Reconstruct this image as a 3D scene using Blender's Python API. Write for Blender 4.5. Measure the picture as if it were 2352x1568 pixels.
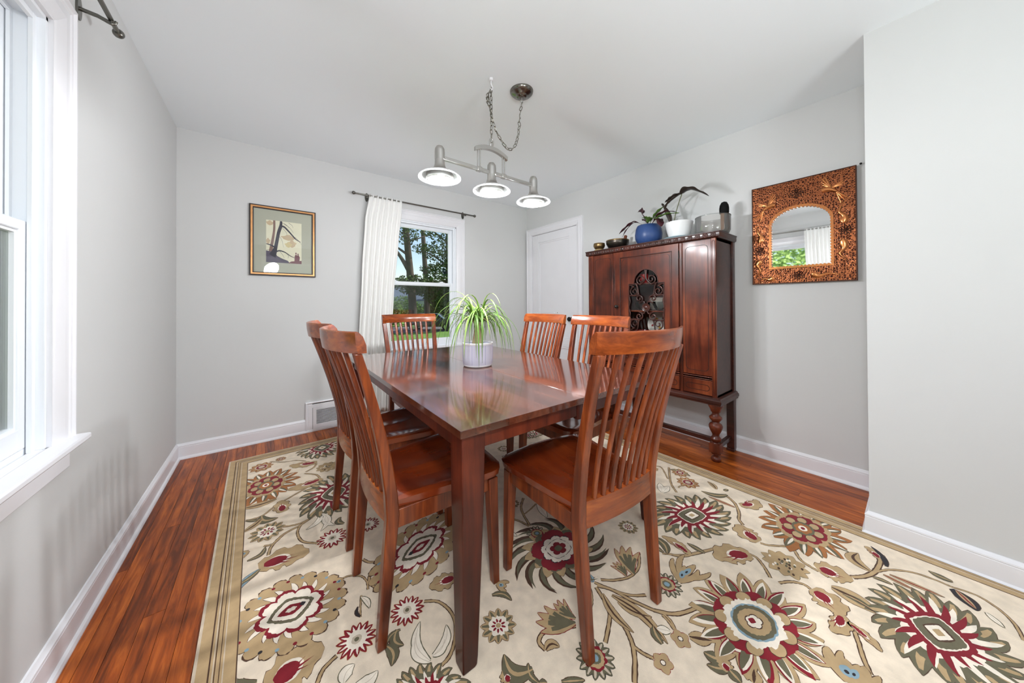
import bpy, bmesh, math, random
from math import pi, sin, cos, radians, sqrt, atan2
from mathutils import Vector, Matrix
random.seed(11)
for o in list(bpy.data.objects): bpy.data.objects.remove(o, do_unlink=True)
S = bpy.context.scene
COL = S.collection
# ------------------------------------------------------------------ camera
cam = bpy.data.cameras.new('camera'); co = bpy.data.objects.new('camera', cam); COL.objects.link(co); S.camera = co
RT = Vector((0.78964872, -0.61353876, -0.00500897)); UP = Vector((6.2771e-05, -0.00808301, 0.99996733)); FW = Vector((0.61355921, 0.78962323, 0.00634423))
co.matrix_world = Matrix(((RT.x, UP.x, -FW.x, 0), (RT.y, UP.y, -FW.y, 0), (RT.z, UP.z, -FW.z, 1.125), (0, 0, 0, 1)))
cam.sensor_fit = 'HORIZONTAL'; cam.sensor_width = 36; cam.lens = 724.19/2352*36
cam.shift_y = -(784-693.88)/2352; cam.clip_start = .02; cam.clip_end = 400
# ------------------------------------------------------------------ world, sun, area lights, exposure
wd = bpy.data.worlds.new('world'); S.world = wd; wd.use_nodes = True
wn = wd.node_tree.nodes; wl = wd.node_tree.links; wn.clear()
sky = wn.new('ShaderNodeTexSky'); sky.sky_type = 'NISHITA'; sky.sun_disc = False; sky.sun_elevation = radians(48); sky.sun_rotation = radians(110)
sky.air_density = 1.2; sky.dust_density = .6; sky.ozone_density = 1.5
bg = wn.new('ShaderNodeBackground'); bg.inputs[1].default_value = .165
wo = wn.new('ShaderNodeOutputWorld'); wl.new(sky.outputs[0], bg.inputs[0]); wl.new(bg.outputs[0], wo.inputs[0])
def light(name, kind, loc, energy, color=(1, 1, 1), rot=None, size=None, size_y=None, aim=None, parent=None, spread=None):
    d = bpy.data.lights.new(name, kind); d.energy = energy; d.color = color
    o = bpy.data.objects.new(name, d); COL.objects.link(o); o.location = loc
    if aim is not None: o.rotation_euler = (Vector(aim)-Vector(loc)).to_track_quat('-Z', 'Y').to_euler()
    if rot: o.rotation_euler = rot
    if kind == 'AREA':
        d.shape = 'RECTANGLE'; d.size = size; d.size_y = size_y or size
        if spread: d.spread = spread
    if kind == 'POINT': d.shadow_soft_size = size or .05
    if parent: o.parent = parent
    return o
sun = light('sun', 'SUN', (6, -3, 9), 5.5, (1, .95, .88), aim=(0, 0, 0)); sun.data.angle = radians(.6)
sun.rotation_euler = Vector((-1, .3, -1.05)).to_track_quat('-Z', 'Y').to_euler()
# added fill lamp set in the unseen rear window opening, behind the camera
light('rear_fill_light', 'AREA', (1.0, -2.12, 1.45), 4, (.9, .955, 1), size=2.2, size_y=1.5, aim=(1.2, 1, 1.5))
# added fill lamp, unseen, high outside the left window, standing in for skylight
light('left_window_fill_light', 'AREA', (-1.5, 1.05, 2.95), 34, (.89, .955, 1), size=1.6, size_y=1.2, aim=(1.3, 1.25, .7))
# added fill lamp, unseen, bounced off the ceiling, and the round flash lamp beside the camera
light('ceiling_bounce_fill', 'AREA', (.6, -1.5, 1.1), 26, (.88, .95, 1), size=.7, aim=(1.0, -.9, 3))
fl_ = light('round_flash_light', 'AREA', (.06, -.05, 1.74), 13, (.92, .965, 1), size=.24, aim=(1.35, 1.7, .6)); fl_.data.shape = 'DISK'
S.view_settings.view_transform = 'Standard'; S.view_settings.look = 'None'; S.view_settings.gamma = 1; S.view_settings.use_curve_mapping = False
S.view_settings.exposure = .27
S.cycles.max_bounces = 12; S.cycles.diffuse_bounces = 6; S.cycles.glossy_bounces = 6; S.cycles.transmission_bounces = 8; S.cycles.transparent_max_bounces = 16
# ------------------------------------------------------------------ materials
def srgb(r, g, b):
    f = lambda c: (c/255/12.92) if c/255 <= .04045 else ((c/255+.055)/1.055)**2.4
    return (f(r), f(g), f(b), 1)
def mat(name, col, rough=.5, metal=0, spec=.5, coat=0, coat_rough=.1, noise=0, nscale=8, bump=0, bscale=60, emit=None, estr=0, trans=0, ior=1.45, sheen=0, sub=0):
    m = bpy.data.materials.new(name); m.use_nodes = True; nt = m.node_tree; b = nt.nodes['Principled BSDF']
    if len(col) == 3: col = srgb(*col)
    b.inputs['Base Color'].default_value = col; b.inputs['Roughness'].default_value = rough; b.inputs['Metallic'].default_value = metal
    b.inputs['Specular IOR Level'].default_value = spec; b.inputs['Coat Weight'].default_value = coat; b.inputs['Coat Roughness'].default_value = coat_rough
    b.inputs['IOR'].default_value = ior
    if trans: b.inputs['Transmission Weight'].default_value = trans
    if sheen: b.inputs['Sheen Weight'].default_value = sheen
    if emit is not None: b.inputs['Emission Color'].default_value = emit; b.inputs['Emission Strength'].default_value = estr
    tc = nt.nodes.new('ShaderNodeTexCoord')
    if noise:
        n = nt.nodes.new('ShaderNodeTexNoise'); n.inputs['Scale'].default_value = nscale; n.inputs['Detail'].default_value = 5
        nt.links.new(tc.outputs['Object'], n.inputs['Vector'])
        mr = nt.nodes.new('ShaderNodeMapRange'); mr.inputs[1].default_value = .3; mr.inputs[2].default_value = .7; mr.inputs[3].default_value = 1-noise; mr.inputs[4].default_value = 1+noise
        nt.links.new(n.outputs[0], mr.inputs[0])
        mx = nt.nodes.new('ShaderNodeVectorMath'); mx.operation = 'SCALE'; mx.inputs[0].default_value = col[:3]
        nt.links.new(mr.outputs[0], mx.inputs['Scale']); nt.links.new(mx.outputs[0], b.inputs['Base Color'])
    if bump:
        n = nt.nodes.new('ShaderNodeTexNoise'); n.inputs['Scale'].default_value = bscale; n.inputs['Detail'].default_value = 4
        nt.links.new(tc.outputs['Object'], n.inputs['Vector'])
        bp = nt.nodes.new('ShaderNodeBump'); bp.inputs['Strength'].default_value = bump; bp.inputs['Distance'].default_value = .002
        nt.links.new(n.outputs[0], bp.inputs['Height']); nt.links.new(bp.outputs[0], b.inputs['Normal'])
    return m
def wood(name, c_dark, c_mid, c_light, axis='Z', scale=3.0, rough=.3, coat=.4, spec=.5, per_object=.0, blotch=.5, coat_rough=.12, planks=0):
    m = bpy.data.materials.new(name); m.use_nodes = True; nt = m.node_tree; N = nt.nodes; Lk = nt.links; b = N['Principled BSDF']
    tc = N.new('ShaderNodeTexCoord'); oi = N.new('ShaderNodeObjectInfo')
    ad = N.new('ShaderNodeVectorMath'); ad.operation = 'MULTIPLY_ADD'; ad.inputs[1].default_value = (1, 1, 1)
    sc = N.new('ShaderNodeVectorMath'); sc.operation = 'SCALE'; sc.inputs[0].default_value = (7.3, 5.1, 9.7); Lk.new(oi.outputs['Random'], sc.inputs['Scale'])
    Lk.new(tc.outputs['Object'], ad.inputs[0]); Lk.new(sc.outputs[0], ad.inputs[2])
    mp = N.new('ShaderNodeMapping'); s = {'X': (1, 12, 12), 'Y': (12, 1, 12), 'Z': (12, 12, 1)}[axis]; mp.inputs['Scale'].default_value = [scale*k for k in s]
    Lk.new(ad.outputs[0], mp.inputs['Vector'])
    n1 = N.new('ShaderNodeTexNoise'); n1.inputs['Scale'].default_value = 1.6; n1.inputs['Detail'].default_value = 9; n1.inputs['Roughness'].default_value = .62; n1.inputs['Distortion'].default_value = .6
    Lk.new(mp.outputs[0], n1.inputs['Vector'])
    n2 = N.new('ShaderNodeTexNoise'); n2.inputs['Scale'].default_value = 3.5; n2.inputs['Detail'].default_value = 3; Lk.new(ad.outputs[0], n2.inputs['Vector'])
    mxn = N.new('ShaderNodeMix'); mxn.data_type = 'FLOAT'; mxn.inputs[0].default_value = blotch
    Lk.new(n1.outputs[0], mxn.inputs[2]); Lk.new(n2.outputs[0], mxn.inputs[3])
    last = mxn.outputs[0]
    if planks:
        sx = N.new('ShaderNodeSeparateXYZ'); Lk.new(tc.outputs['Object'], sx.inputs[0])
        dv = N.new('ShaderNodeMath'); dv.operation = 'MULTIPLY'; dv.inputs[1].default_value = 1/planks; Lk.new(sx.outputs['X'], dv.inputs[0])
        fl = N.new('ShaderNodeMath'); fl.operation = 'FLOOR'; Lk.new(dv.outputs[0], fl.inputs[0])
        wnn = N.new('ShaderNodeTexWhiteNoise'); wnn.noise_dimensions = '1D'; Lk.new(fl.outputs[0], wnn.inputs['W'])
        ml = N.new('ShaderNodeMath'); ml.operation = 'MULTIPLY_ADD'; ml.inputs[1].default_value = .16; Lk.new(wnn.outputs['Value'], ml.inputs[0])
        sb = N.new('ShaderNodeMath'); sb.operation = 'SUBTRACT'; sb.inputs[1].default_value = .08; Lk.new(last, sb.inputs[0]); Lk.new(sb.outputs[0], ml.inputs[2]); last = ml.outputs[0]
    if per_object:
        ml = N.new('ShaderNodeMath'); ml.operation = 'MULTIPLY_ADD'; ml.inputs[1].default_value = per_object; Lk.new(oi.outputs['Random'], ml.inputs[0])
        sb = N.new('ShaderNodeMath'); sb.operation = 'SUBTRACT'; sb.inputs[1].default_value = per_object/2; Lk.new(last, sb.inputs[0]); Lk.new(sb.outputs[0], ml.inputs[2]); last = ml.outputs[0]
    cr = N.new('ShaderNodeValToRGB'); e = cr.color_ramp.elements; e[0].position = .34; e[0].color = srgb(*c_dark); e[1].position = .68; e[1].color = srgb(*c_light)
    k = cr.color_ramp.elements.new(.5); k.color = srgb(*c_mid); Lk.new(last, cr.inputs[0]); Lk.new(cr.outputs[0], b.inputs['Base Color'])
    b.inputs['Roughness'].default_value = rough; b.inputs['Coat Weight'].default_value = coat; b.inputs['Coat Roughness'].default_value = coat_rough; b.inputs['Specular IOR Level'].default_value = spec
    bp = N.new('ShaderNodeBump'); bp.inputs['Strength'].default_value = .06; bp.inputs['Distance'].default_value = .001; Lk.new(n1.outputs[0], bp.inputs['Height']); Lk.new(bp.outputs[0], b.inputs['Normal'])
    return m
M = {}
M['wall'] = mat('wall_paint', (207, 207, 206), .62, spec=.3, noise=.012, nscale=2, bump=.08, bscale=220)
M['ceiling'] = mat('ceiling_paint', (238, 243, 246), .7, spec=.25, bump=.06, bscale=120)
M['trim'] = mat('white_gloss_trim', (230, 229, 232), .3, spec=.5, noise=.012, nscale=6)
M['vinyl'] = mat('white_vinyl', (236, 239, 243), .35)
M['gap'] = mat('dark_gap', (42, 40, 38), .9)
M['floorwood'] = wood('oak_strip_floor', (96, 40, 8), (150, 70, 18), (198, 106, 38), 'Y', 2.4, .34, .1, spec=.28, per_object=.16, blotch=.2)
M['chair'] = wood('cherry_chair_wood', (66, 25, 11), (114, 50, 22), (164, 82, 36), 'Z', 1.8, .28, .25, spec=.35, blotch=.4)
M['chairh'] = wood('cherry_rail_wood', (88, 36, 14), (138, 64, 24), (182, 96, 38), 'X', 1.8, .24, .3, spec=.35, blotch=.4)
M['seat'] = wood('cherry_seat_wood', (96, 32, 12), (126, 48, 18), (152, 66, 26), 'Y', .9, .18, .8, blotch=.7, planks=.085, coat_rough=.09)
M['table'] = wood('dark_table_wood', (50, 22, 13), (78, 37, 23), (110, 58, 38), 'Y', 1.4, .17, .8, blotch=.5, coat_rough=.08, planks=.09)
M['tableleg'] = wood('dark_table_leg_wood', (40, 13, 8), (76, 27, 15), (120, 50, 27), 'Z', 1.3, .34, .12, spec=.3, blotch=.6)
M['cab'] = wood('mahogany_cabinet', (44, 15, 7), (88, 35, 17), (138, 68, 38), 'Z', 1.2, .36, .12, spec=.34, blotch=.6)
M['cabdark'] = wood('dark_mahogany', (34, 14, 10), (58, 27, 20), (84, 42, 32), 'Y', 2, .35, .25, spec=.35, blotch=.5)
M['cabline'] = mat('carved_groove', (30, 14, 10), .5)
M['nickel'] = mat('brushed_nickel', (190, 188, 184), .28, 1)
M['darknickel'] = mat('dark_nickel', (120, 116, 110), .22, 1)
M['rod'] = mat('pewter_rod', (120, 118, 112), .3, 1)
M['chain'] = mat('chain_metal', (150, 146, 138), .25, 1)
M['curtain'] = mat('white_curtain_cotton', (236, 235, 232), .85, spec=.15, sheen=.2, bump=.1, bscale=400)
M['black'] = mat('black_suede', (12, 11, 11), .75, spec=.2)
M['iron'] = mat('dark_iron', (36, 34, 32), .5, .7)
def pane_mat(name, tint=(1, 1, 1, 1), ior=1.45, rough=0, frost=0):
    m = bpy.data.materials.new(name); m.use_nodes = True; nt = m.node_tree; nt.nodes.clear()
    o = nt.nodes.new('ShaderNodeOutputMaterial'); t = nt.nodes.new('ShaderNodeBsdfTransparent'); t.inputs[0].default_value = tint
    g = nt.nodes.new('ShaderNodeBsdfGlossy'); g.inputs['Roughness'].default_value = rough; x = nt.nodes.new('ShaderNodeMixShader')
    f = nt.nodes.new('ShaderNodeFresnel'); f.inputs[0].default_value = ior
    nt.links.new(f.outputs[0], x.inputs[0]); nt.links.new(t.outputs[0], x.inputs[1]); nt.links.new(g.outputs[0], x.inputs[2]); last = x.outputs[0]
    if frost:
        tl = nt.nodes.new('ShaderNodeBsdfTranslucent'); df = nt.nodes.new('ShaderNodeBsdfDiffuse'); ad = nt.nodes.new('ShaderNodeMixShader'); ad.inputs[0].default_value = .5; y = nt.nodes.new('ShaderNodeMixShader'); y.inputs[0].default_value = frost
        nt.links.new(tl.outputs[0], ad.inputs[1]); nt.links.new(df.outputs[0], ad.inputs[2]); nt.links.new(last, y.inputs[1]); nt.links.new(ad.outputs[0], y.inputs[2]); last = y.outputs[0]
    nt.links.new(last, o.inputs[0])
    return m
M['pane'] = pane_mat('window_glass')
M['screen'] = pane_mat('insect_screen', (.78, .8, .8, 1))
M['pictureglass'] = pane_mat('picture_glass')
M['shade'] = pane_mat('clear_lamp_glass', (.93, .97, .97, 1), rough=.05, ior=1.6, frost=.38)
M['bulb'] = mat('lit_bulb', (255, 250, 240), .5, emit=(1, .97, .92, 1), estr=9)
M['glassbowl'] = pane_mat('iridescent_glass', (.975, .965, .95, 1), rough=.06, ior=1.5, frost=.10)
# ------------------------------------------------------------------ mesh helpers
class MB:
    def __init__(s): s.v = []; s.f = []; s.m = []; s.T = Matrix()
    def add(s, vs, fs, mi=0):
        n = len(s.v); s.v += [tuple(s.T @ Vector(v)) for v in vs]; s.f += [tuple(i+n for i in f) for f in fs]; s.m += [mi]*len(fs); return s
    def box(s, x0, x1, y0, y1, z0, z1, mi=0):
        return s.add([(x0, y0, z0), (x1, y0, z0), (x1, y1, z0), (x0, y1, z0), (x0, y0, z1), (x1, y0, z1), (x1, y1, z1), (x0, y1, z1)],
                     [(0, 3, 2, 1), (4, 5, 6, 7), (0, 1, 5, 4), (1, 2, 6, 5), (2, 3, 7, 6), (3, 0, 4, 7)], mi)
    def cbox(s, cx, cy, cz, sx, sy, sz, mi=0): return s.box(cx-sx/2, cx+sx/2, cy-sy/2, cy+sy/2, cz-sz/2, cz+sz/2, mi)
    def loft(s, rings, mi=0, caps=True, closed=False):
        n = len(rings[0]); vs = [v for r in rings for v in r]; fs = []
        R = len(rings)
        for i in range(R if closed else R-1):
            a = i*n; b = ((i+1) % R)*n
            for j in range(n): k = (j+1) % n; fs.append((a+j, a+k, b+k, b+j))
        if caps and not closed: fs.append(tuple(range(n-1, -1, -1))); fs.append(tuple((R-1)*n+j for j in range(n)))
        return s.add(vs, fs, mi)
    def lathe(s, prof, seg=24, c=(0, 0, 0), mi=0, caps=True):
        rings = [[(c[0]+r*cos(2*pi*j/seg), c[1]+r*sin(2*pi*j/seg), c[2]+z) for j in range(seg)] for r, z in prof]
        return s.loft(rings, mi, caps)
    def tube(s, pts, r, seg=8, mi=0, closed=False, caps=True, flat=None):
        P = [Vector(p) for p in pts]; n = len(P); rings = []; ref = Vector((0, 0, 1))
        prev = None
        for i in range(n):
            t = (P[(i+1) % n]-P[i-1]) if closed else (P[min(i+1, n-1)]-P[max(i-1, 0)])
            t.normalize()
            if prev is None:
                a = ref if abs(t.dot(ref)) < .95 else Vector((1, 0, 0)); u = t.cross(a).normalized()
            else:
                u = prev-t*prev.dot(t); u.normalize()
            prev = u; w = t.cross(u); rr = r[i] if isinstance(r, (list, tuple)) else r
            fx = flat or 1
            rings.append([tuple(P[i]+u*(rr*cos(2*pi*j/seg))+w*(rr*fx*sin(2*pi*j/seg))) for j in range(seg)])
        return s.loft(rings, mi, caps, closed)
    def sphere(s, c, r, seg=16, rings=10, mi=0, sc=(1, 1, 1)):
        pr = [(max(1e-4, r*sin(pi*i/rings)), -r*cos(pi*i/rings)) for i in range(rings+1)]
        R = [[(c[0]+a*cos(2*pi*j/seg)*sc[0], c[1]+a*sin(2*pi*j/seg)*sc[1], c[2]+z*sc[2]) for j in range(seg)] for a, z in pr]
        return s.loft(R, mi)
    def prism(s, poly, z0, z1, mi=0, axis='z'):
        f = {'z': lambda a, b, c: (a, b, c), 'x': lambda a, b, c: (c, a, b), 'y': lambda a, b, c: (a, c, b)}[axis]
        n = len(poly); vs = [f(a, b, z0) for a, b in poly]+[f(a, b, z1) for a, b in poly]
        return s.add(vs, [tuple(range(n-1, -1, -1)), tuple(range(n, 2*n))]+[(i, (i+1) % n, n+(i+1) % n, n+i) for i in range(n)], mi)
    def ring(s, outer, inner, z0, z1, mi=0, axis='z'):
        f = {'z': lambda a, b, c: (a, b, c), 'x': lambda a, b, c: (c, a, b), 'y': lambda a, b, c: (a, c, b)}[axis]
        n = len(outer); vs = [f(a, b, z) for z in (z0, z1) for P in (outer, inner) for a, b in P]; fs = []
        for i in range(n):
            k = (i+1) % n
            fs += [(i, k, n+k, n+i), (2*n+i, 3*n+i, 3*n+k, 2*n+k), (i, 2*n+i, 2*n+k, k), (n+i, n+k, 3*n+k, 3*n+i)]
        return s.add(vs, fs, mi)
def finish(name, mb, mats, parent=None, bevel=0, smooth=None, loc=None, rot=None, label=None, kind=None, mod=None, recalc=True):
    me = bpy.data.meshes.new(name); me.from_pydata(mb.v, [], mb.f)
    if not isinstance(mats, (list, tuple)): mats = [mats]
    for m in mats: me.materials.append(M[m] if isinstance(m, str) else m)
    if len(mats) > 1: me.polygons.foreach_set('material_index', mb.m)
    if recalc:
        bm = bmesh.new(); bm.from_mesh(me); bmesh.ops.recalc_face_normals(bm, faces=bm.faces); bm.to_mesh(me); bm.free()
    me.update()
    if smooth is not None:
        me.shade_smooth(); me.set_sharp_from_angle(angle=radians(smooth))
    o = bpy.data.objects.new(name, me); COL.objects.link(o)
    if parent: o.parent = parent
    if loc: o.location = loc
    if rot: o.rotation_euler = rot
    if bevel:
        b = o.modifiers.new('bevel', 'BEVEL'); b.width = bevel; b.segments = 2; b.limit_method = 'ANGLE'; b.angle_limit = radians(40); b.harden_normals = False
        if smooth is None: me.shade_smooth(); me.set_sharp_from_angle(angle=radians(50))
    if label: o['label'] = label
    if kind: o['kind'] = kind
    return o
def part(parent, name, mb, mats, **k): return finish(name, mb, mats, parent, **k)
def thing(name, loc=(0, 0, 0), rz=0, label=None, cat=None, group=None, kind=None):
    o = bpy.data.objects.new(name, None); COL.objects.link(o); o.location = loc; o.rotation_euler = (0, 0, rz); o.empty_display_size = .1
    if label: o['label'] = label
    if cat: o['category'] = cat
    if group: o['group'] = group
    if kind: o['kind'] = kind
    return o
def struct(name, mb, mats, **k): return finish(name, mb, mats, kind='structure', **k)
def smoothpts(P, n=6):
    P = [Vector(p) for p in P]; out = []
    for i in range(len(P)-1):
        a = P[max(i-1, 0)]; b = P[i]; c = P[i+1]; d = P[min(i+2, len(P)-1)]
        for k in range(n):
            t = k/n; out.append(.5*((2*b)+(c-a)*t+(2*a-5*b+4*c-d)*t*t+(3*b-a-3*c+d)*t**3))
    out.append(P[-1]); return out
def rrect(x0, x1, y0, y1, r, n=5):
    P = []
    for cx, cy, a in ((x1-r, y0+r, -pi/2), (x1-r, y1-r, 0), (x0+r, y1-r, pi/2), (x0+r, y0+r, pi)):
        for i in range(n+1): t = a+pi/2*i/n; P.append((cx+r*cos(t), cy+r*sin(t)))
    return P
def off(poly, d):   # shrink a rounded rectangle-ish outline towards its centre by about d
    cx = sum(p[0] for p in poly)/len(poly); cy = sum(p[1] for p in poly)/len(poly)
    hx = max(p[0] for p in poly)-cx; hy = max(p[1] for p in poly)-cy
    return [(cx+(p[0]-cx)*(hx-d)/hx, cy+(p[1]-cy)*(hy-d)/hy) for p in poly]
# ------------------------------------------------------------------ the room
X0, Y1, X2, X3, Y3, H = -.5253, 3.3344, 2.8535, 2.3136, .1529, 2.44
YR = -2.1
# floor: slab with strip boards running away from the camera
fl = thing('floor', kind='structure')
b = MB(); b.box(X0-.2, X2+.2, YR-.2, Y1+.2, -.12, -.012); part(fl, 'subfloor', b, 'gap')
pw = .0572; nx = int((X2-X0)/pw)+1; meshes = {}
ycuts = {}
for i in range(nx):
    x = X0+i*pw; y = YR-random.random()*.6; w = min(pw, X2-x)
    if w < .01: continue
    while y < Y1:
        ln = random.uniform(1.0, 1.9); y0 = max(y, YR); y1 = min(y+ln, Y1)
        if Y1-y1 < .25: y1 = Y1
        if y1-y0 > .02:
            b = MB(); g = .0006; b.box(-w/2+g, w/2-g, -(y1-y0)/2+g, (y1-y0)/2-g, -.012, 0)
            # eased long edges give each joint its own shadow line
            n0 = len(b.v)
            part(fl, 'floorboard', b, 'floorwood', loc=(x+w/2, (y0+y1)/2, random.uniform(-.0003, 0)))
        if y1 >= Y1: break
        y = y+ln
def wall_boxes(name, boxes, m='wall'):
    b = MB()
    for q in boxes: b.box(*q)
    return struct(name, b, m)
# window openings
LW = (.70, 1.615, .70, 2.0)    # left window: y0 y1 z0 z1
BW = (.925, 1.76, .66, 2.03)   # back window: x0 x1 z0 z1
T = .16
wall_boxes('wall_left', [(X0-T, X0, YR-T, LW[0], -.02, H), (X0-T, X0, LW[1], Y1+T, -.02, H), (X0-T, X0, LW[0], LW[1], -.02, LW[2]-.021), (X0-T, X0, LW[0], LW[1], LW[3], H)])
wall_boxes('wall_back', [(X0, BW[0], Y1, Y1+T, -.02, H), (BW[1], X2+T, Y1, Y1+T, -.02, H), (BW[0], BW[1], Y1, Y1+T, -.02, BW[2]-.021), (BW[0], BW[1], Y1, Y1+T, BW[3], H)])
DO = (2.43, 3.222, 2.052)
wall_boxes('wall_right', [(X2, X2+T, Y3, DO[0], -.02, H), (X2, X2+T, DO[1], Y1, -.02, H), (X2, X2+T, DO[0], DO[1], DO[2], H)])
wall_boxes('wall_near', [(X3, X2+T, YR-T, Y3, -.02, H)])
RW = (-.1, 2.1, .7, 2.1)
wall_boxes('wall_rear', [(X0, RW[0], YR-T, YR, -.02, H), (RW[1], X3, YR-T, YR, -.02, H), (RW[0], RW[1], YR-T, YR, -.02, RW[2]), (RW[0], RW[1], YR-T, YR, RW[3], H)])
b = MB(); b.box(X0-T, X2+T, YR-T, Y1+T, H, H+.15); struct('ceiling', b, 'ceiling')
# baseboards, extruded profile (distance from wall, height)
BP = [(0, 0), (.026, 0), (.026, .006), (.022, .014), (.014, .019), (.014, .088), (.012, .091), (.015, .094), (.014, .100), (.008, .106), (.005, .112), (0, .113)]
def baseboard(name, path, parent=None):
    # path: list of ((x,y), (nx,ny)) corner points with mitre normals
    b = MB(); rings = [[(p[0]+n[0]*d, p[1]+n[1]*d, z) for d, z in BP] for p, n in path]; b.loft(rings, 0, True)
    return struct(name, b, 'trim', smooth=25)
VX0, VX1 = .268, .74
baseboard('baseboard_left', [((X0, YR), (1, 1)), ((X0, Y1), (1, -1))])
baseboard('baseboard_back', [((X0, Y1), (1, -1)), ((VX0+.052, Y1), (0, -1))])
baseboard('baseboard_back', [((VX1-.052, Y1), (0, -1)), ((X2, Y1), (-1, -1))])
baseboard('baseboard_right', [((X2, DO[0]-.1), (-1, 0)), ((X2, Y3), (-1, 1))])
baseboard('baseboard_near', [((X2, Y3), (-1, 1)), ((X3, Y3), (-1, 1)), ((X3, YR), (-1, 1))])
# ---------------------------------------------------------------- double-hung windows
CP = [(0, 0), (0, .020), (.006, .026), (.012, .026), (.016, .020), (.026, .020), (.030, .017), (.056, .017), (.060, .020), (.098, .014), (.104, .010), (.108, .010), (.108, 0)]  # casing profile: from outer edge inward, out of the wall
def casing(mk, a0, a1, z0, z1, w=.108, head=True):
    # mk(a, z, d): a along wall, z up, d out of the wall. two legs and a mitred head in one mesh each
    out = []
    sc = w/.108
    for side in (0, 1):
        b = MB(); r0 = []; r1 = []
        for t, d in CP:
            t *= sc; a = a0-w+t if side == 0 else a1+w-t
            r0.append(mk(a, z0, d)); r1.append(mk(a, z1+w-t, d))
        b.loft([r0, r1]); out.append(b)
    b = MB(); r0 = []; r1 = []
    for t, d in CP:
        t *= sc; r0.append(mk(a0-w+t, z1+w-t, d)); r1.append(mk(a1+w-t, z1+w-t, d))
    b.loft([r0, r1]); out.append(b)
    return out
def dh_window(name, mk, a0, a1, z0, z1, depth=T, meet=None, stool=.075, apron=.08, horn=.0, screen=True):
    w = thing(name, kind='structure'); zm = meet or (z0+z1)/2
    def B(b, aa, ab, za, zb, da, db, mi=0):   # box in wall frame
        P = [mk(a, z, d) for d in (da, db) for a, z in ((aa, za), (ab, za), (ab, zb), (aa, zb))]
        b.add(P, [(0, 1, 2, 3), (7, 6, 5, 4), (0, 4, 5, 1), (1, 5, 6, 2), (2, 6, 7, 3), (3, 7, 4, 0)], mi)
    for cb in casing(mk, a0, a1, z0, z1): part(w, 'casing', cb, 'trim', smooth=30)
    # jambs
    b = MB(); B(b, a0, a0+.012, z0, z1, 0, -depth); B(b, a1-.012, a1, z0, z1, 0, -depth); B(b, a0, a1, z1-.012, z1, 0, -depth); B(b, a0, a1, z0-.021, z0+.016, -.029, -depth-.03); part(w, 'jamb', b, 'vinyl', bevel=.001)
    b = MB()   # stops and tracks: three ribs each side and across the head
    for d0, d1, tt in ((-.016, -.026, .03), (-.056, -.064, .026), (-.094, -.102, .026)):
        B(b, a0+.012, a0+tt, z0, z1, d0, d1); B(b, a1-tt, a1-.012, z0, z1, d0, d1); B(b, a0+tt, a1-tt, z1-tt, z1-.012, d0, d1)
    part(w, 'sash_track', b, 'vinyl', bevel=.001)
    def sash(nm, za, zb, dc, st=.042, bot=.05, top=.034):
        s_ = MB(); t = .030
        B(s_, a0+.014, a0+.014+st, za, zb, dc, dc-t); B(s_, a1-.014-st, a1-.014, za, zb, dc, dc-t)
        B(s_, a0+.014+st, a1-.014-st, za, za+bot, dc, dc-t); B(s_, a0+.014+st, a1-.014-st, zb-top, zb, dc, dc-t)
        so = part(w, nm, s_, 'vinyl', bevel=.003)
        bead = MB(); i0 = a0+.014+st; i1 = a1-.014-st
        for q in ((i0, i0+.008, za+bot, zb-top), (i1-.008, i1, za+bot, zb-top), (i0+.008, i1-.008, za+bot, za+bot+.008), (i0+.008, i1-.008, zb-top-.008, zb-top)): B(bead, q[0], q[1], q[2], q[3], dc-.006, dc-.024)
        part(so, 'glazing_bead', bead, 'vinyl')
        g = MB(); P = [mk(a, z, dc-.015) for a, z in ((i0, za+bot), (i1, za+bot), (i1, zb-top), (i0, zb-top))]; Q = [mk(a, z, dc-.019) for a, z in ((i0, za+bot), (i1, za+bot), (i1, zb-top), (i0, zb-top))]
        g.add(P+Q, [(0, 1, 2, 3), (7, 6, 5, 4), (0, 4, 5, 1), (1, 5, 6, 2), (2, 6, 7, 3), (3, 7, 4, 0)]); part(so, 'pane', g, 'pane')
        return so
    lo = sash('lower_sash', z0+.016, zm+.018, -.028, bot=.062, top=.03)
    sash('upper_sash', zm-.016, z1-.012, -.066, top=.045, bot=.03)
    for k in (.16, .80):   # sash locks on the meeting rail
        a = a0+(a1-a0)*k; b = MB(); B(b, a-.035, a+.035, zm+.018, zm+.024, -.030, -.056); B(b, a-.015, a+.018, zm+.024, zm+.034, -.034, -.052); part(lo, 'sash_lock', b, 'vinyl', bevel=.002)
    if screen: g = MB(); P = [mk(a, z, -.118) for a, z in ((a0+.03, z0+.03), (a1-.03, z0+.03), (a1-.03, zm), (a0+.03, zm))]; Q = [mk(a, z, -.1185) for a, z in ((a0+.03, z0+.03), (a1-.03, z0+.03), (a1-.03, zm), (a0+.03, zm))]; g.add(P+Q, [(0, 1, 2, 3), (7, 6, 5, 4), (0, 4, 5, 1), (1, 5, 6, 2), (2, 6, 7, 3), (3, 7, 4, 0)]); part(w, 'insect_screen', g, 'screen')
    b = MB(); B(b, a0+.001, a1-.001, z0-.02, z0, -.0285, .001); B(b, a0-.108-horn, a1+.108+horn, z0-.02, z0, 0, stool); part(w, 'stool', b, 'trim', bevel=.005)
    b = MB(); B(b, a0-.10, a1+.10, z0-.02-apron, z0-.02, 0, .014); B(b, a0-.105, a1+.105, z0-.034, z0-.02, 0, .022); part(w, 'apron', b, 'trim', bevel=.003)
    return w
dh_window('window_1', lambda a, z, d: (a, Y1-d, z), BW[0], BW[1], BW[2], BW[3], meet=1.355, stool=.05)
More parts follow.
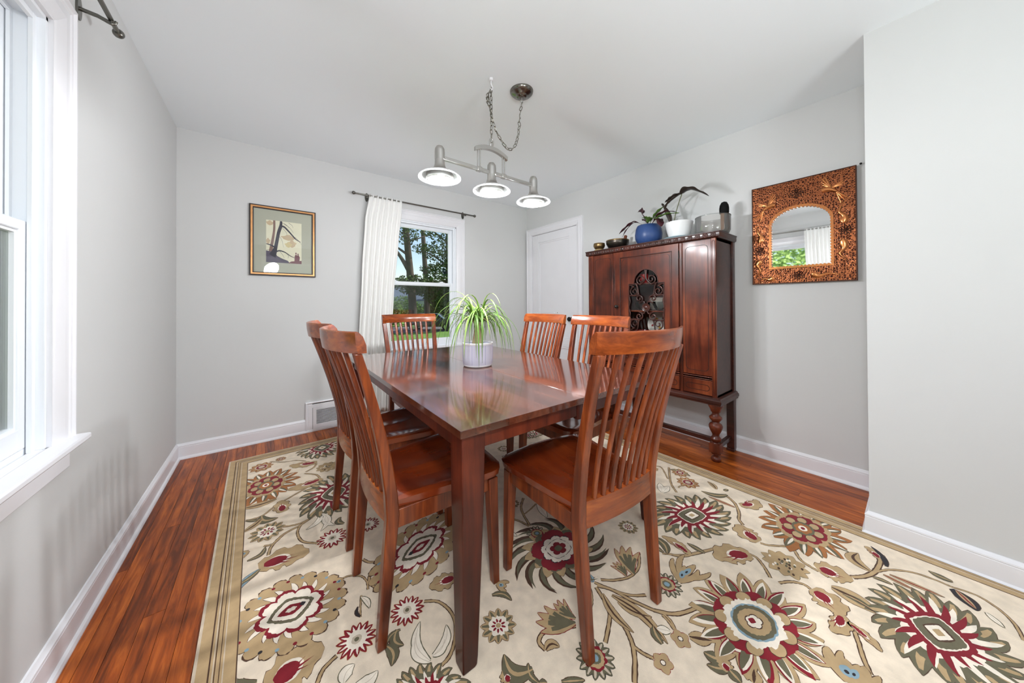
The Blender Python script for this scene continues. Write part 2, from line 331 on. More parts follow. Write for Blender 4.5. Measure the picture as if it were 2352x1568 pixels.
dh_window('window_2', lambda a, z, d: (X0+d, a, z), LW[0], LW[1], LW[2], LW[3], meet=1.355, stool=.055, horn=.005, screen=False)
w3 = thing('added_rear_window', kind='structure')  # unseen window, added to let fill light in from behind the camera
for cb in casing(lambda a, z, d: (a, YR+d, z), RW[0], RW[1], RW[2], RW[3]): part(w3, 'casing', cb, 'trim', smooth=30)
b = MB(); b.box(RW[0], RW[1], YR-.1, YR-.06, RW[2], RW[2]+.05); b.box(RW[0], RW[1], YR-.1, YR-.06, RW[3]-.05, RW[3]); b.box(RW[0], RW[0]+.05, YR-.1, YR-.06, RW[2], RW[3]); b.box(RW[1]-.05, RW[1], YR-.1, YR-.06, RW[2], RW[3]); b.box(.97, 1.03, YR-.1, YR-.06, RW[2], RW[3]); part(w3, 'sash', b, 'vinyl', bevel=.003)
# ---------------------------------------------------------------- door in the right wall
dr = thing('door_1', kind='structure')
dmk = lambda a, z, d: (X2-d, a, z)
for cb in casing(dmk, DO[0], DO[1], 0, DO[2], w=.088): part(dr, 'casing', cb, 'trim', smooth=30)
b = MB(); b.box(X2, X2+T, DO[0], DO[0]+.004, 0, DO[2]); b.box(X2, X2+T, DO[1]-.004, DO[1], 0, DO[2]); b.box(X2, X2+T, DO[0], DO[1], DO[2]-.004, DO[2]); b.box(X2+.05, X2+.062, DO[0], DO[1], 0, DO[2]); part(dr, 'jamb', b, 'trim')
ds = MB(); x0 = X2+.006; x1 = X2+.042; y0 = DO[0]+.012; y1 = DO[1]-.007; zt = DO[2]-.007; st = .118
ds.box(x0, x1, y0, y0+st, .01, zt); ds.box(x0, x1, y1-st, y1, .01, zt); ds.box(x0, x1, y0+st, y1-st, zt-.105, zt); ds.box(x0, x1, y0+st, y1-st, .60, .70); ds.box(x0, x1, y0+st, y1-st, .01, .2)
ds.box(x0+.011, x1, y0+st, y1-st, .70, zt-.105); ds.box(x0+.011, x1, y0+st, y1-st, .2, .60)
slab = part(dr, 'door_leaf', ds, 'trim', bevel=.003)
for za, zb in ((.70, zt-.105), (.2, .60)):
    o = [(y0+st, za), (y1-st, za), (y1-st, zb), (y0+st, zb)]; i = [(y0+st+.02, za+.02), (y1-st-.02, za+.02), (y1-st-.02, zb-.02), (y0+st+.02, zb-.02)]
    b = MB(); b.ring(o, i, X2+.010, X2+.018, axis='x'); part(slab, 'panel_moulding', b, 'trim', bevel=.002)
b = MB(); P = rrect(2.815, 3.085, .93, 1.022, .02); b.ring(P, off(P, .006), X2+.012, X2+.018, axis='x'); part(slab, 'cover_plate', b, 'trim')
for z in (1.83, .25):
    b = MB(); b.tube([(X2-.004, DO[1]-.008, z-.045), (X2-.004, DO[1]-.008, z+.045)], .005); b.sphere((X2-.004, DO[1]-.008, z+.048), .006, 8, 6); b.sphere((X2-.004, DO[1]-.008, z-.048), .006, 8, 6); part(slab, 'hinge', b, 'trim', smooth=40)
b = MB(); b.T = Matrix.Translation((X2+.006, 2.525, .945)) @ Matrix.Rotation(-pi/2, 4, 'Y'); b.lathe([(.024, 0), (.024, .004), (.012, .008), (.010, .028), (.024, .036), (.028, .048), (.022, .058), (.008, .062)], 20); part(slab, 'knob', b, 'iron', smooth=40, label='dark antique metal door knob')
b = MB(); b.T = Matrix.Translation((X2+.0055, 2.755, 1.018)) @ Matrix.Rotation(-pi/2, 4, 'Y'); b.lathe([(.004, 0), (.004, .003), (.002, .005)], 10); part(slab, 'screw', b, 'iron')
# ---------------------------------------------------------------- air vent set in the baseboard
v = thing('air_vent', (VX0, Y1, 0), label='white louvred air vent set into the baseboard below the picture', cat='vent')
VW = VX1-VX0
b = MB()
prof = [(0, 0), (0, .018), (.006, .021), (.012, .018), (.016, .012), (.022, .012), (.026, .016), (.052, .016), (.052, 0)]
r0 = []; r1 = []; r2 = []; r3 = []
for t, d in prof: r0.append((t, -d, .0)); r1.append((t, -d, .262-t)); r2.append((VW-t, -d, .262-t)); r3.append((VW-t, -d, .0))
b.loft([r0, r1, r2, r3]); part(v, 'surround', b, 'trim', smooth=30)
b = MB(); b.box(.05, VW-.05, -.012, 0, 0, .25); part(v, 'backing', b, 'gap')
b = MB(); P = [(.0545, .0215), (VW-.0545, .0215), (VW-.0545, .2090), (.0545, .2090)]; Q = [(.082, .058), (VW-.078, .058), (VW-.078, .190), (.082, .190)]; b.ring(P, Q, -.021, -.012, axis='y'); part(v, 'grille_frame', b, 'trim', bevel=.0015)
b0 = None
for i in range(12):
    z = .063+i*.0112
    b = MB(); b.add([(.080, -.014, z), (VW-.076, -.014, z), (VW-.076, -.0205, z-.0030), (.080, -.0205, z-.0030), (.080, -.014, z+.0012), (VW-.076, -.014, z+.0012), (VW-.076, -.0205, z-.0002), (.080, -.0205, z-.0002)], [(0, 3, 2, 1), (4, 5, 6, 7), (0, 1, 5, 4), (1, 2, 6, 5), (2, 3, 7, 6), (3, 0, 4, 7)]); part(v, 'louvre', b, 'trim')
b = MB(); b.box(.0515, VW-.0515, -.0265, -.0, .0, .0205); part(v, 'bottom_strip', b, 'trim', bevel=.002)
# ================================================================== RUG
RUGM = {'cream': (236, 219, 196), 'tan': (186, 158, 118), 'olive': (108, 102, 80), 'red': (134, 34, 44), 'brown': (84, 60, 46), 'blue': (140, 166, 178), 'dark': (52, 48, 50), 'rust': (168, 108, 62), 'lite': (244, 232, 214), 'pale': (204, 188, 166)}
RN = list(RUGM)
def rugmat(n, col):
    m = mat('rug_pile_'+n, col, .95, spec=.1, noise=.10, nscale=26, sheen=.15)
    nt = m.node_tree; b = nt.nodes['Principled BSDF']; tc = nt.nodes['Texture Coordinate'] if 'Texture Coordinate' in nt.nodes else nt.nodes.new('ShaderNodeTexCoord')
    n1 = nt.nodes.new('ShaderNodeTexNoise'); n1.inputs['Scale'].default_value = 420; n1.inputs['Detail'].default_value = 2; nt.links.new(tc.outputs['Object'], n1.inputs['Vector'])
    bp = nt.nodes.new('ShaderNodeBump'); bp.inputs['Strength'].default_value = .35; bp.inputs['Distance'].default_value = .002; nt.links.new(n1.outputs[0], bp.inputs['Height']); nt.links.new(bp.outputs[0], b.inputs['Normal'])
    return m
for n in RN: M['rug_'+n] = rugmat(n, RUGM[n])
RMATS = ['rug_'+n for n in RN]
RX, RY, RA = -.2119, 3.0202, radians(1.13)
RUGW, RUGL, RZ = 2.49, 3.9, .010
ru = Vector((cos(RA), sin(RA))); rv = Vector((sin(RA), -cos(RA)))     # across and towards the camera
rug = thing('area_rug', (RX, RY, 0), label='cream wool area rug with red, olive and tan flowers under the dining table', cat='rug')
def rl(p): return (p[0]-RX, p[1]-RY)
def rp(s, t): q = ru*s+rv*t; return (q.x, q.y)
b = MB(); P = [rp(0, 0), rp(0, RUGL), rp(RUGW, RUGL), rp(RUGW, 0)]; b.prism(P, .0005, RZ); part(rug, 'pile_field', b, 'rug_cream', bevel=.003)
def band(name, i0, i1, col, z):
    b = MB(); o = [rp(i0, i0), rp(i0, RUGL-i0), rp(RUGW-i0, RUGL-i0), rp(RUGW-i0, i0)]; i = [rp(i1, i1), rp(i1, RUGL-i1), rp(RUGW-i1, RUGL-i1), rp(RUGW-i1, i1)]
    b.ring(o, i, RZ-.002, RZ+z, RN.index(col)); part(rug, name, b, RMATS)
band('border_band', .008, .105, 'tan', .0006)
for i0, i1, c in ((.0, .008, 'pale'), (.036, .040, 'brown'), (.046, .049, 'pale'), (.0505, .053, 'brown'), (.062, .064, 'brown'), (.070, .073, 'pale'), (.102, .105, 'brown')): band('border_stripe', i0, i1, c, .0010)
LAY = [0]
def inside(x, y):      # motifs stay inside the border
    s = x*ru.x+y*ru.y; t = x*rv.x+y*rv.y; s = min(max(s, .1055), RUGW-.1055); t = max(t, .1055); return rp(s, t)
def mot(name, polys):
    # polys: list of (colour, rank, vertices, faces) drawn as thin raised pile
    b = MB(); LAY[0] = (LAY[0]+1) % 5
    for k, (col, rank, vs, fs) in enumerate(polys):
        z = RZ+.0006+.00012*rank+.00001*LAY[0]+.0000012*k; up_ = []
        for f in fs:      # every pile face looks up
            ar = sum(vs[f[i]][0]*vs[f[(i+1) % len(f)]][1]-vs[f[(i+1) % len(f)]][0]*vs[f[i]][1] for i in range(len(f))); up_.append(f if ar > 0 else tuple(reversed(f)))
        b.add([(*inside(x, y), z) for x, y in vs], up_, RN.index(col))
    return part(rug, name, b, RMATS, recalc=False)
def fanpoly(C, A, B, fn, n=72, col='tan', rank=0, jit=.02):
    vs = [(C.x, C.y)]
    for i in range(n):
        t = 2*pi*i/n; r = fn(t)*(1+random.uniform(-jit, jit)*1.6); q = C+A*(r*cos(t))+B*(r*sin(t)); vs.append((q.x, q.y))
    return (col, rank, vs, [(0, 1+i, 1+(i+1) % n) for i in range(n)])
def stripe(pts, ws, col, rank, jit=.0):
    vs = []; fs = []
    n = len(pts)
    for i, p in enumerate(pts):
        t = (pts[min(i+1, n-1)]-pts[max(i-1, 0)]); t = t.normalized() if t.length > 1e-9 else Vector((1, 0)); nn = Vector((-t.y, t.x))
        w = ws[i]+random.uniform(-jit, jit); w2 = ws[i]+random.uniform(-jit, jit)
        vs += [tuple(p+nn*max(w, 0)), tuple(p-nn*max(w2, 0))]
    for i in range(n-1): fs.append((2*i, 2*i+1, 2*i+3, 2*i+2))
    return (col, rank, vs, fs)
def blades(C, A, B, n, r0, r1, w, col, rank, bend=0., ph=0., jit=.06, edge=None, vein=None, seg=7, a0=0, a1=2*pi):
    out = []
    for k in range(n):
        th = ph+a0+(a1-a0)*(k+.5)/n+random.uniform(-.03, .03); R1 = r1*(1+random.uniform(-jit, jit)); pts = []; ws = []
        for i in range(seg+1):
            s = i/seg; r = r0+(R1-r0)*s; t = th+bend*s*s
            pts.append(C+A*(r*cos(t))+B*(r*sin(t))); ws.append(s)
        L = (A.length+B.length)/2
        prof = [w*L*(sin(pi*(.18+.82*s))**.75 if s < 1 else 0) for s in ws]
        if edge: out.append(stripe(pts, [p+.0016 for p in prof], edge, rank-1, .0008))
        out.append(stripe(pts, prof, col, rank, .0006))
        if vein: out.append(stripe(pts[1:-1], [p*.38 for p in prof[1:-1]], vein, rank+1, .0006))
    return out
def palmette(st, c, a, b_):
    C = Vector(rl(c)); A = Vector(a); B = Vector(b_)
    # keep the motif from being over-stretched by foreshortened tracing
    P = []
    lob = lambda n, d, r=1., ph=0.: (lambda t: r*(1-d+d*abs(cos(n*t/2+ph))**.6))
    lens = lambda r, q: (lambda t: r*((abs(cos(t))**q+abs(sin(t))**q)**(-1/q)))
    spk = lambda n, d, r: (lambda t: r*(1-d*abs(((n*t/(2*pi)) % 1)*2-1)))
    if st == 'olive':
        P += blades(C, A, B, 22, .42, 1., .125, 'olive', 2, bend=.16, edge='brown', vein='tan')
        P += [fanpoly(C, A, B, lob(14, .14, .72), 112, 'olive', 3)]; P += blades(C, A, B, 15, .3, .80, .055, 'lite', 5, bend=.1, jit=.15)
        P += [fanpoly(C, A, B, lob(9, .1, .54), 90, 'lite', 5)]; P += blades(C, A, B, 16, .2, .66, .05, 'red', 7, bend=.15, jit=.2)
        P += [fanpoly(C, A, B, lens(.44, 1.4), 60, 'red', 7), fanpoly(C, A, B, lens(.36, 1.3), 60, 'lite', 8), fanpoly(C, A, B, lens(.33, 1.3), 60, 'olive', 9), fanpoly(C, A, B, lens(.2, 1.2), 40, 'brown', 10), fanpoly(C, A, B, lens(.17, 1.1), 40, 'lite', 11), fanpoly(C, A, B, lens(.08, 1.1), 24, 'tan', 12)]
    elif st == 'scallop':
        P += [fanpoly(C, A, B, lob(20, .12, 1.02), 160, 'brown', 2, .01), fanpoly(C, A, B, lob(20, .12, 1.), 160, 'tan', 3, .008)]
        for k in range(20):
            t = 2*pi*(k+.5)/20; q = C+A*(.86*cos(t))+B*(.86*sin(t)); P.append(fanpoly(q, A*.035, B*.035, lambda t: 1, 10, ['red', 'blue', 'dark', 'blue', 'red'][k % 5], 5))
        P += blades(C, A, B, 18, .4, .74, .055, 'lite', 5, bend=.15, edge='brown')
        P += [fanpoly(C, A, B, lob(8, .2, .60), 96, 'red', 6), fanpoly(C, A, B, lob(8, .2, .52), 96, 'lite', 7)]
        P += [fanpoly(C, A, B*.85, lens(.40, 1.35), 60, 'olive', 8), fanpoly(C, A, B*.8, lens(.34, 1.3), 60, 'brown', 9), fanpoly(C, A, B*.78, lens(.33, 1.3), 60, 'lite', 10), fanpoly(C, A, B*.6, lens(.24, 1.2), 50, 'red', 11), fanpoly(C, A, B*.6, lob(6, .3, .10), 40, 'lite', 12), fanpoly(C-A*.20, A, B, lens(.06, 1.1), 16, 'dark', 12)]
    elif st == 'big':
        P += blades(C, A, B, 18, .5, 1.0, .13, 'tan', 2, bend=.06, edge='brown', jit=.08); P += blades(C, A, B, 18, .5, .94, .085, 'red', 4, jit=.05); P += blades(C, A, B, 18, .5, .92, .072, 'lite', 5, jit=.04); P += blades(C, A, B, 18, .45, .88, .055, 'olive', 6, jit=.04)
        P += [fanpoly(C, A, B, lob(9, .12, .62), 108, 'red', 7)]
        for k in range(9):
            t = 2*pi*(k+.5)/9; q = C+A*(.47*cos(t))+B*(.47*sin(t)); P += [fanpoly(q, A, B, lambda t: .125, 20, 'brown', 8), fanpoly(q, A, B, lambda t: .115, 20, 'tan', 9)]
        P += [fanpoly(C, A, B, lob(10, .12, .45), 90, 'lite', 10, .04), fanpoly(C, A, B, lambda t: .34, 60, 'blue', 11), fanpoly(C, A, B, lambda t: .31, 60, 'olive', 12), fanpoly(C, A, B, lambda t: .24, 60, 'tan', 13), fanpoly(C, A, B, lob(5, .2, .14), 40, 'brown', 14), fanpoly(C, A, B, lob(5, .2, .12), 40, 'lite', 15), fanpoly(C+A*.03, A, B, lens(.06, 1.2), 20, 'red', 16)]
    elif st == 'rust':
        P += blades(C, A, B, 16, .4, 1.0, .15, 'rust', 2, bend=.08, edge='brown', jit=.1); P += blades(C, A, B, 16, .5, .93, .07, 'olive', 4, jit=.05); P += blades(C, A, B, 16, .55, .9, .028, 'lite', 5)
        P += [fanpoly(C, A, B, lob(12, .1, .62), 96, 'tan', 5), fanpoly(C, A, B, lob(8, .15, .52), 80, 'red', 6)]
        for k in range(7):
            t = 2*pi*(k+.5)/7; q = C+A*(.33*cos(t))+B*(.33*sin(t)); P += [fanpoly(q, A, B, lambda t: .12, 16, 'brown', 7), fanpoly(q, A, B, lambda t: .105, 16, 'tan', 8)]
        P += [fanpoly(C, A, B, lambda t: .25, 40, 'olive', 9), fanpoly(C, A, B, lob(6, .2, .2), 40, 'rust', 10), fanpoly(C, A, B, lambda t: .1, 24, 'lite', 11), fanpoly(C, A, B, lambda t: .05, 16, 'red', 12)]
    elif st == 'tent':
        P += blades(C, A, B, 16, .45, 1.02, .075, 'brown', 2, bend=.5, jit=.05); P += blades(C, A, B, 16, .45, .98, .045, 'olive', 3, bend=.5, jit=.05)
        P += blades(C, A, B, 14, .3, .68, .12, 'tan', 4, bend=.1, edge='dark', jit=.1); P += [fanpoly(C, A, B, lob(9, .2, .56), 108, 'olive', 6), fanpoly(C, A, B, lob(5, .25, .54), 100, 'red', 7)]
        P += [fanpoly(C, A, B, lob(9, .15, .36), 90, 'dark', 8), fanpoly(C, A, B, lob(9, .15, .345), 90, 'lite', 9), fanpoly(C, A, B, lens(.26, 1.5), 50, 'brown', 10), fanpoly(C, A, B, lens(.25, 1.5), 50, 'lite', 11), fanpoly(C, A, B, lob(5, .3, .17), 50, 'red', 12), fanpoly(C, A, B, lob(4, .2, .08), 30, 'olive', 13)]
    mot('flower_motif', P)
def flower(st, c, r):
    C = Vector(rl(c)); A = Vector((r, 0)); B = Vector((0, r)); P = []; ph = random.random()
    pet = lambda n, r0, w, col, rank, edge='brown', vein=None: blades(C, A, B, n, .25, r0, w, col, rank, ph=ph, edge=edge, vein=vein, jit=.04, seg=8)
    disc = lambda rr, col, rank, n=30, j=.05: [fanpoly(C, A, B, lambda t: rr, n, col, rank, j)]
    if st == 'daisy': P += pet(15, 1.0, .155, 'red', 2, 'rust'); P += pet(15, .88, .06, 'lite', 5, None); P += disc(.52, 'lite', 6); P += disc(.25, 'pale', 7); P += disc(.12, 'olive', 8)
    elif st == 'tan': P += pet(12, 1.0, .22, 'tan', 2, 'brown', 'olive'); P += disc(.55, 'lite', 5, 40, .1); P += blades(C, A, B, 9, .18, .42, .06, 'red', 6, ph=ph); P += disc(.14, 'tan', 7)
    elif st == 'dark': P += pet(14, 1.0, .19, 'olive', 2, 'dark', 'pale'); P += disc(.58, 'red', 5, 40, .08); P += disc(.48, 'tan', 6); P += disc(.3, 'olive', 7); P += disc(.18, 'blue', 8)
    elif st == 'lattice':
        P += pet(11, 1.0, .26, 'tan', 2, 'olive'); P += disc(.7, 'tan', 4)
        for k in range(26):
            t = random.uniform(0, 2*pi); q = C+Vector((cos(t), sin(t)))*r*random.uniform(.1, .72); P.append(fanpoly(q, Vector((.09*r, .03*r)), Vector((-.03*r, .05*r)), lambda t: 1, 8, ['brown', 'olive', 'lite'][k % 3], 6))
    elif st == 'rusty': P += pet(10, 1.0, .25, 'rust', 2, 'dark', 'tan'); P += disc(.5, 'pale', 5); P += disc(.42, 'red', 6); P += disc(.25, 'pale', 7)
    elif st == 'small': P += pet(5, 1.0, .40, 'tan', 2, 'red'); P += disc(.28, 'brown', 5, 20); P += disc(.2, 'lite', 6, 20)
    elif st == 'ring': P += disc(1.05, 'brown', 2); P += disc(1., 'tan', 3); P += disc(.66, 'red', 4); P += disc(.6, 'lite', 5); P += disc(.25, 'brown', 6)
    mot('blossom_motif', P)
def leafm(st, p0, p1, w, bend):
    a = Vector(rl(p0)); c = Vector(rl(p1)); d = c-a; L = d.length
    if L < 1e-4: return
    nn = Vector((-d.y, d.x)); n = 16; w = min(w, L*.9)
    def line(f=1., sh=0., n=n, s0=0., s1=1.): return [a+d*(s0+(s1-s0)*i/n)*f+nn*(bend*sin(pi*(s0+(s1-s0)*i/n))+sh) for i in range(n+1)]
    pr = lambda wd, q=.8, s0=0., s1=1.: [wd/2*(abs(sin(pi*(.06+.94*(s0+(s1-s0)*i/n))))**q) for i in range(n+1)]
    P = []; pts = line()
    ser = lambda ws, k, dd: [x*(1-dd*(i*k % 2)) for i, x in enumerate(ws)]
    if st in ('olive', 'tan', 'blue', 'dark'):
        P += [stripe(pts, [x+.002 for x in pr(w)], 'brown', 1, .0006), stripe(pts, pr(w), st, 2, .0008)]
        if st != 'dark': P += [stripe(pts, pr(w*.22), {'olive': 'tan', 'tan': 'brown', 'blue': 'olive'}[st], 4, .0005)]
    elif st == 'outline':
        P += [stripe(pts, [x+.0018 for x in pr(w)], 'olive', 1, .0005), stripe(pts, [max(x-.0012, 0) for x in pr(w)], 'lite', 2, .0004), stripe(pts, [.0008]*(n+1), 'pale', 3)]
    elif st == 'slimred': P += [stripe(pts, [x+.0016 for x in pr(w)], 'brown', 1, .0005), stripe(pts, pr(w), 'tan', 2), stripe(pts, pr(w*.3), 'red', 4, .0005)]
    elif st in ('bud', 'tanred'):
        q = [x*(1.05 if i % 5 < 3 else .8) for i, x in enumerate(pr(w*1.1, .6))]
        P += [stripe(pts, [x+.0025 for x in q], 'brown', 1, .001), stripe(pts, q, 'tan', 2, .001)]
        P += [stripe([a+d*(.12+.5*i/n)+nn*bend*.6*sin(pi*(.12+.5*i/n)) for i in range(n+1)], pr(w*.55, .6), 'lite', 4, .001), stripe([a+d*(.10+.45*i/n)+nn*bend*.6*sin(pi*(.1+.45*i/n)) for i in range(n+1)], pr(w*.45, .6), 'red', 5, .0012)]
        for sh, e in ((-.12, .66), (0, .8), (.12, .66)):
            P.append(stripe([a+d*(.3+(e-.3)*i/n)+nn*(sh*i/n) for i in range(n+1)], [w*.05*(1-i/n) for i in range(n+1)], 'red', 6, .0004))
    elif st == 'flame':
        for sh, e, wd in ((-.34, .82, .34), (-.12, .98, .42), (.12, 1.0, .42), (.36, .86, .34)):
            l = [a+d*(e*i/n)+nn*(sh*(i/n)**1.3+bend*.4*sin(pi*i/n)) for i in range(n+1)]
            P += [stripe(l, [x+.0022 for x in pr(w*wd, .8)], 'red', 1, .0008), stripe(l, pr(w*wd, .8), 'tan', 2, .0006), stripe([q-nn*.03 for q in l[:12]], pr(w*wd*.5)[:12], 'olive', 3, .0006)]
    elif st == 'tulip':
        for sh, e, wd in ((-.42, .9, .36), (.42, .9, .36), (0, .8, .45)):
            l = [a+d*(e*i/n)+nn*(sh*sin(pi*.55*i/n)*.9) for i in range(n+1)]
            P += [stripe(l, [x+.0022 for x in pr(w*wd, .6)], 'brown', 1, .0008), stripe(l, pr(w*wd, .6), 'tan' if sh else 'tan', 2, .0006)]
        P += [stripe([a+d*(.2+.35*i/n) for i in range(n+1)], pr(w*.34, .6), 'blue', 4, .0008), stripe([a+d*(.28+.12*i/n) for i in range(n+1)], pr(w*.12, .6), 'dark', 5)]
    mot('leaf_motif', P)
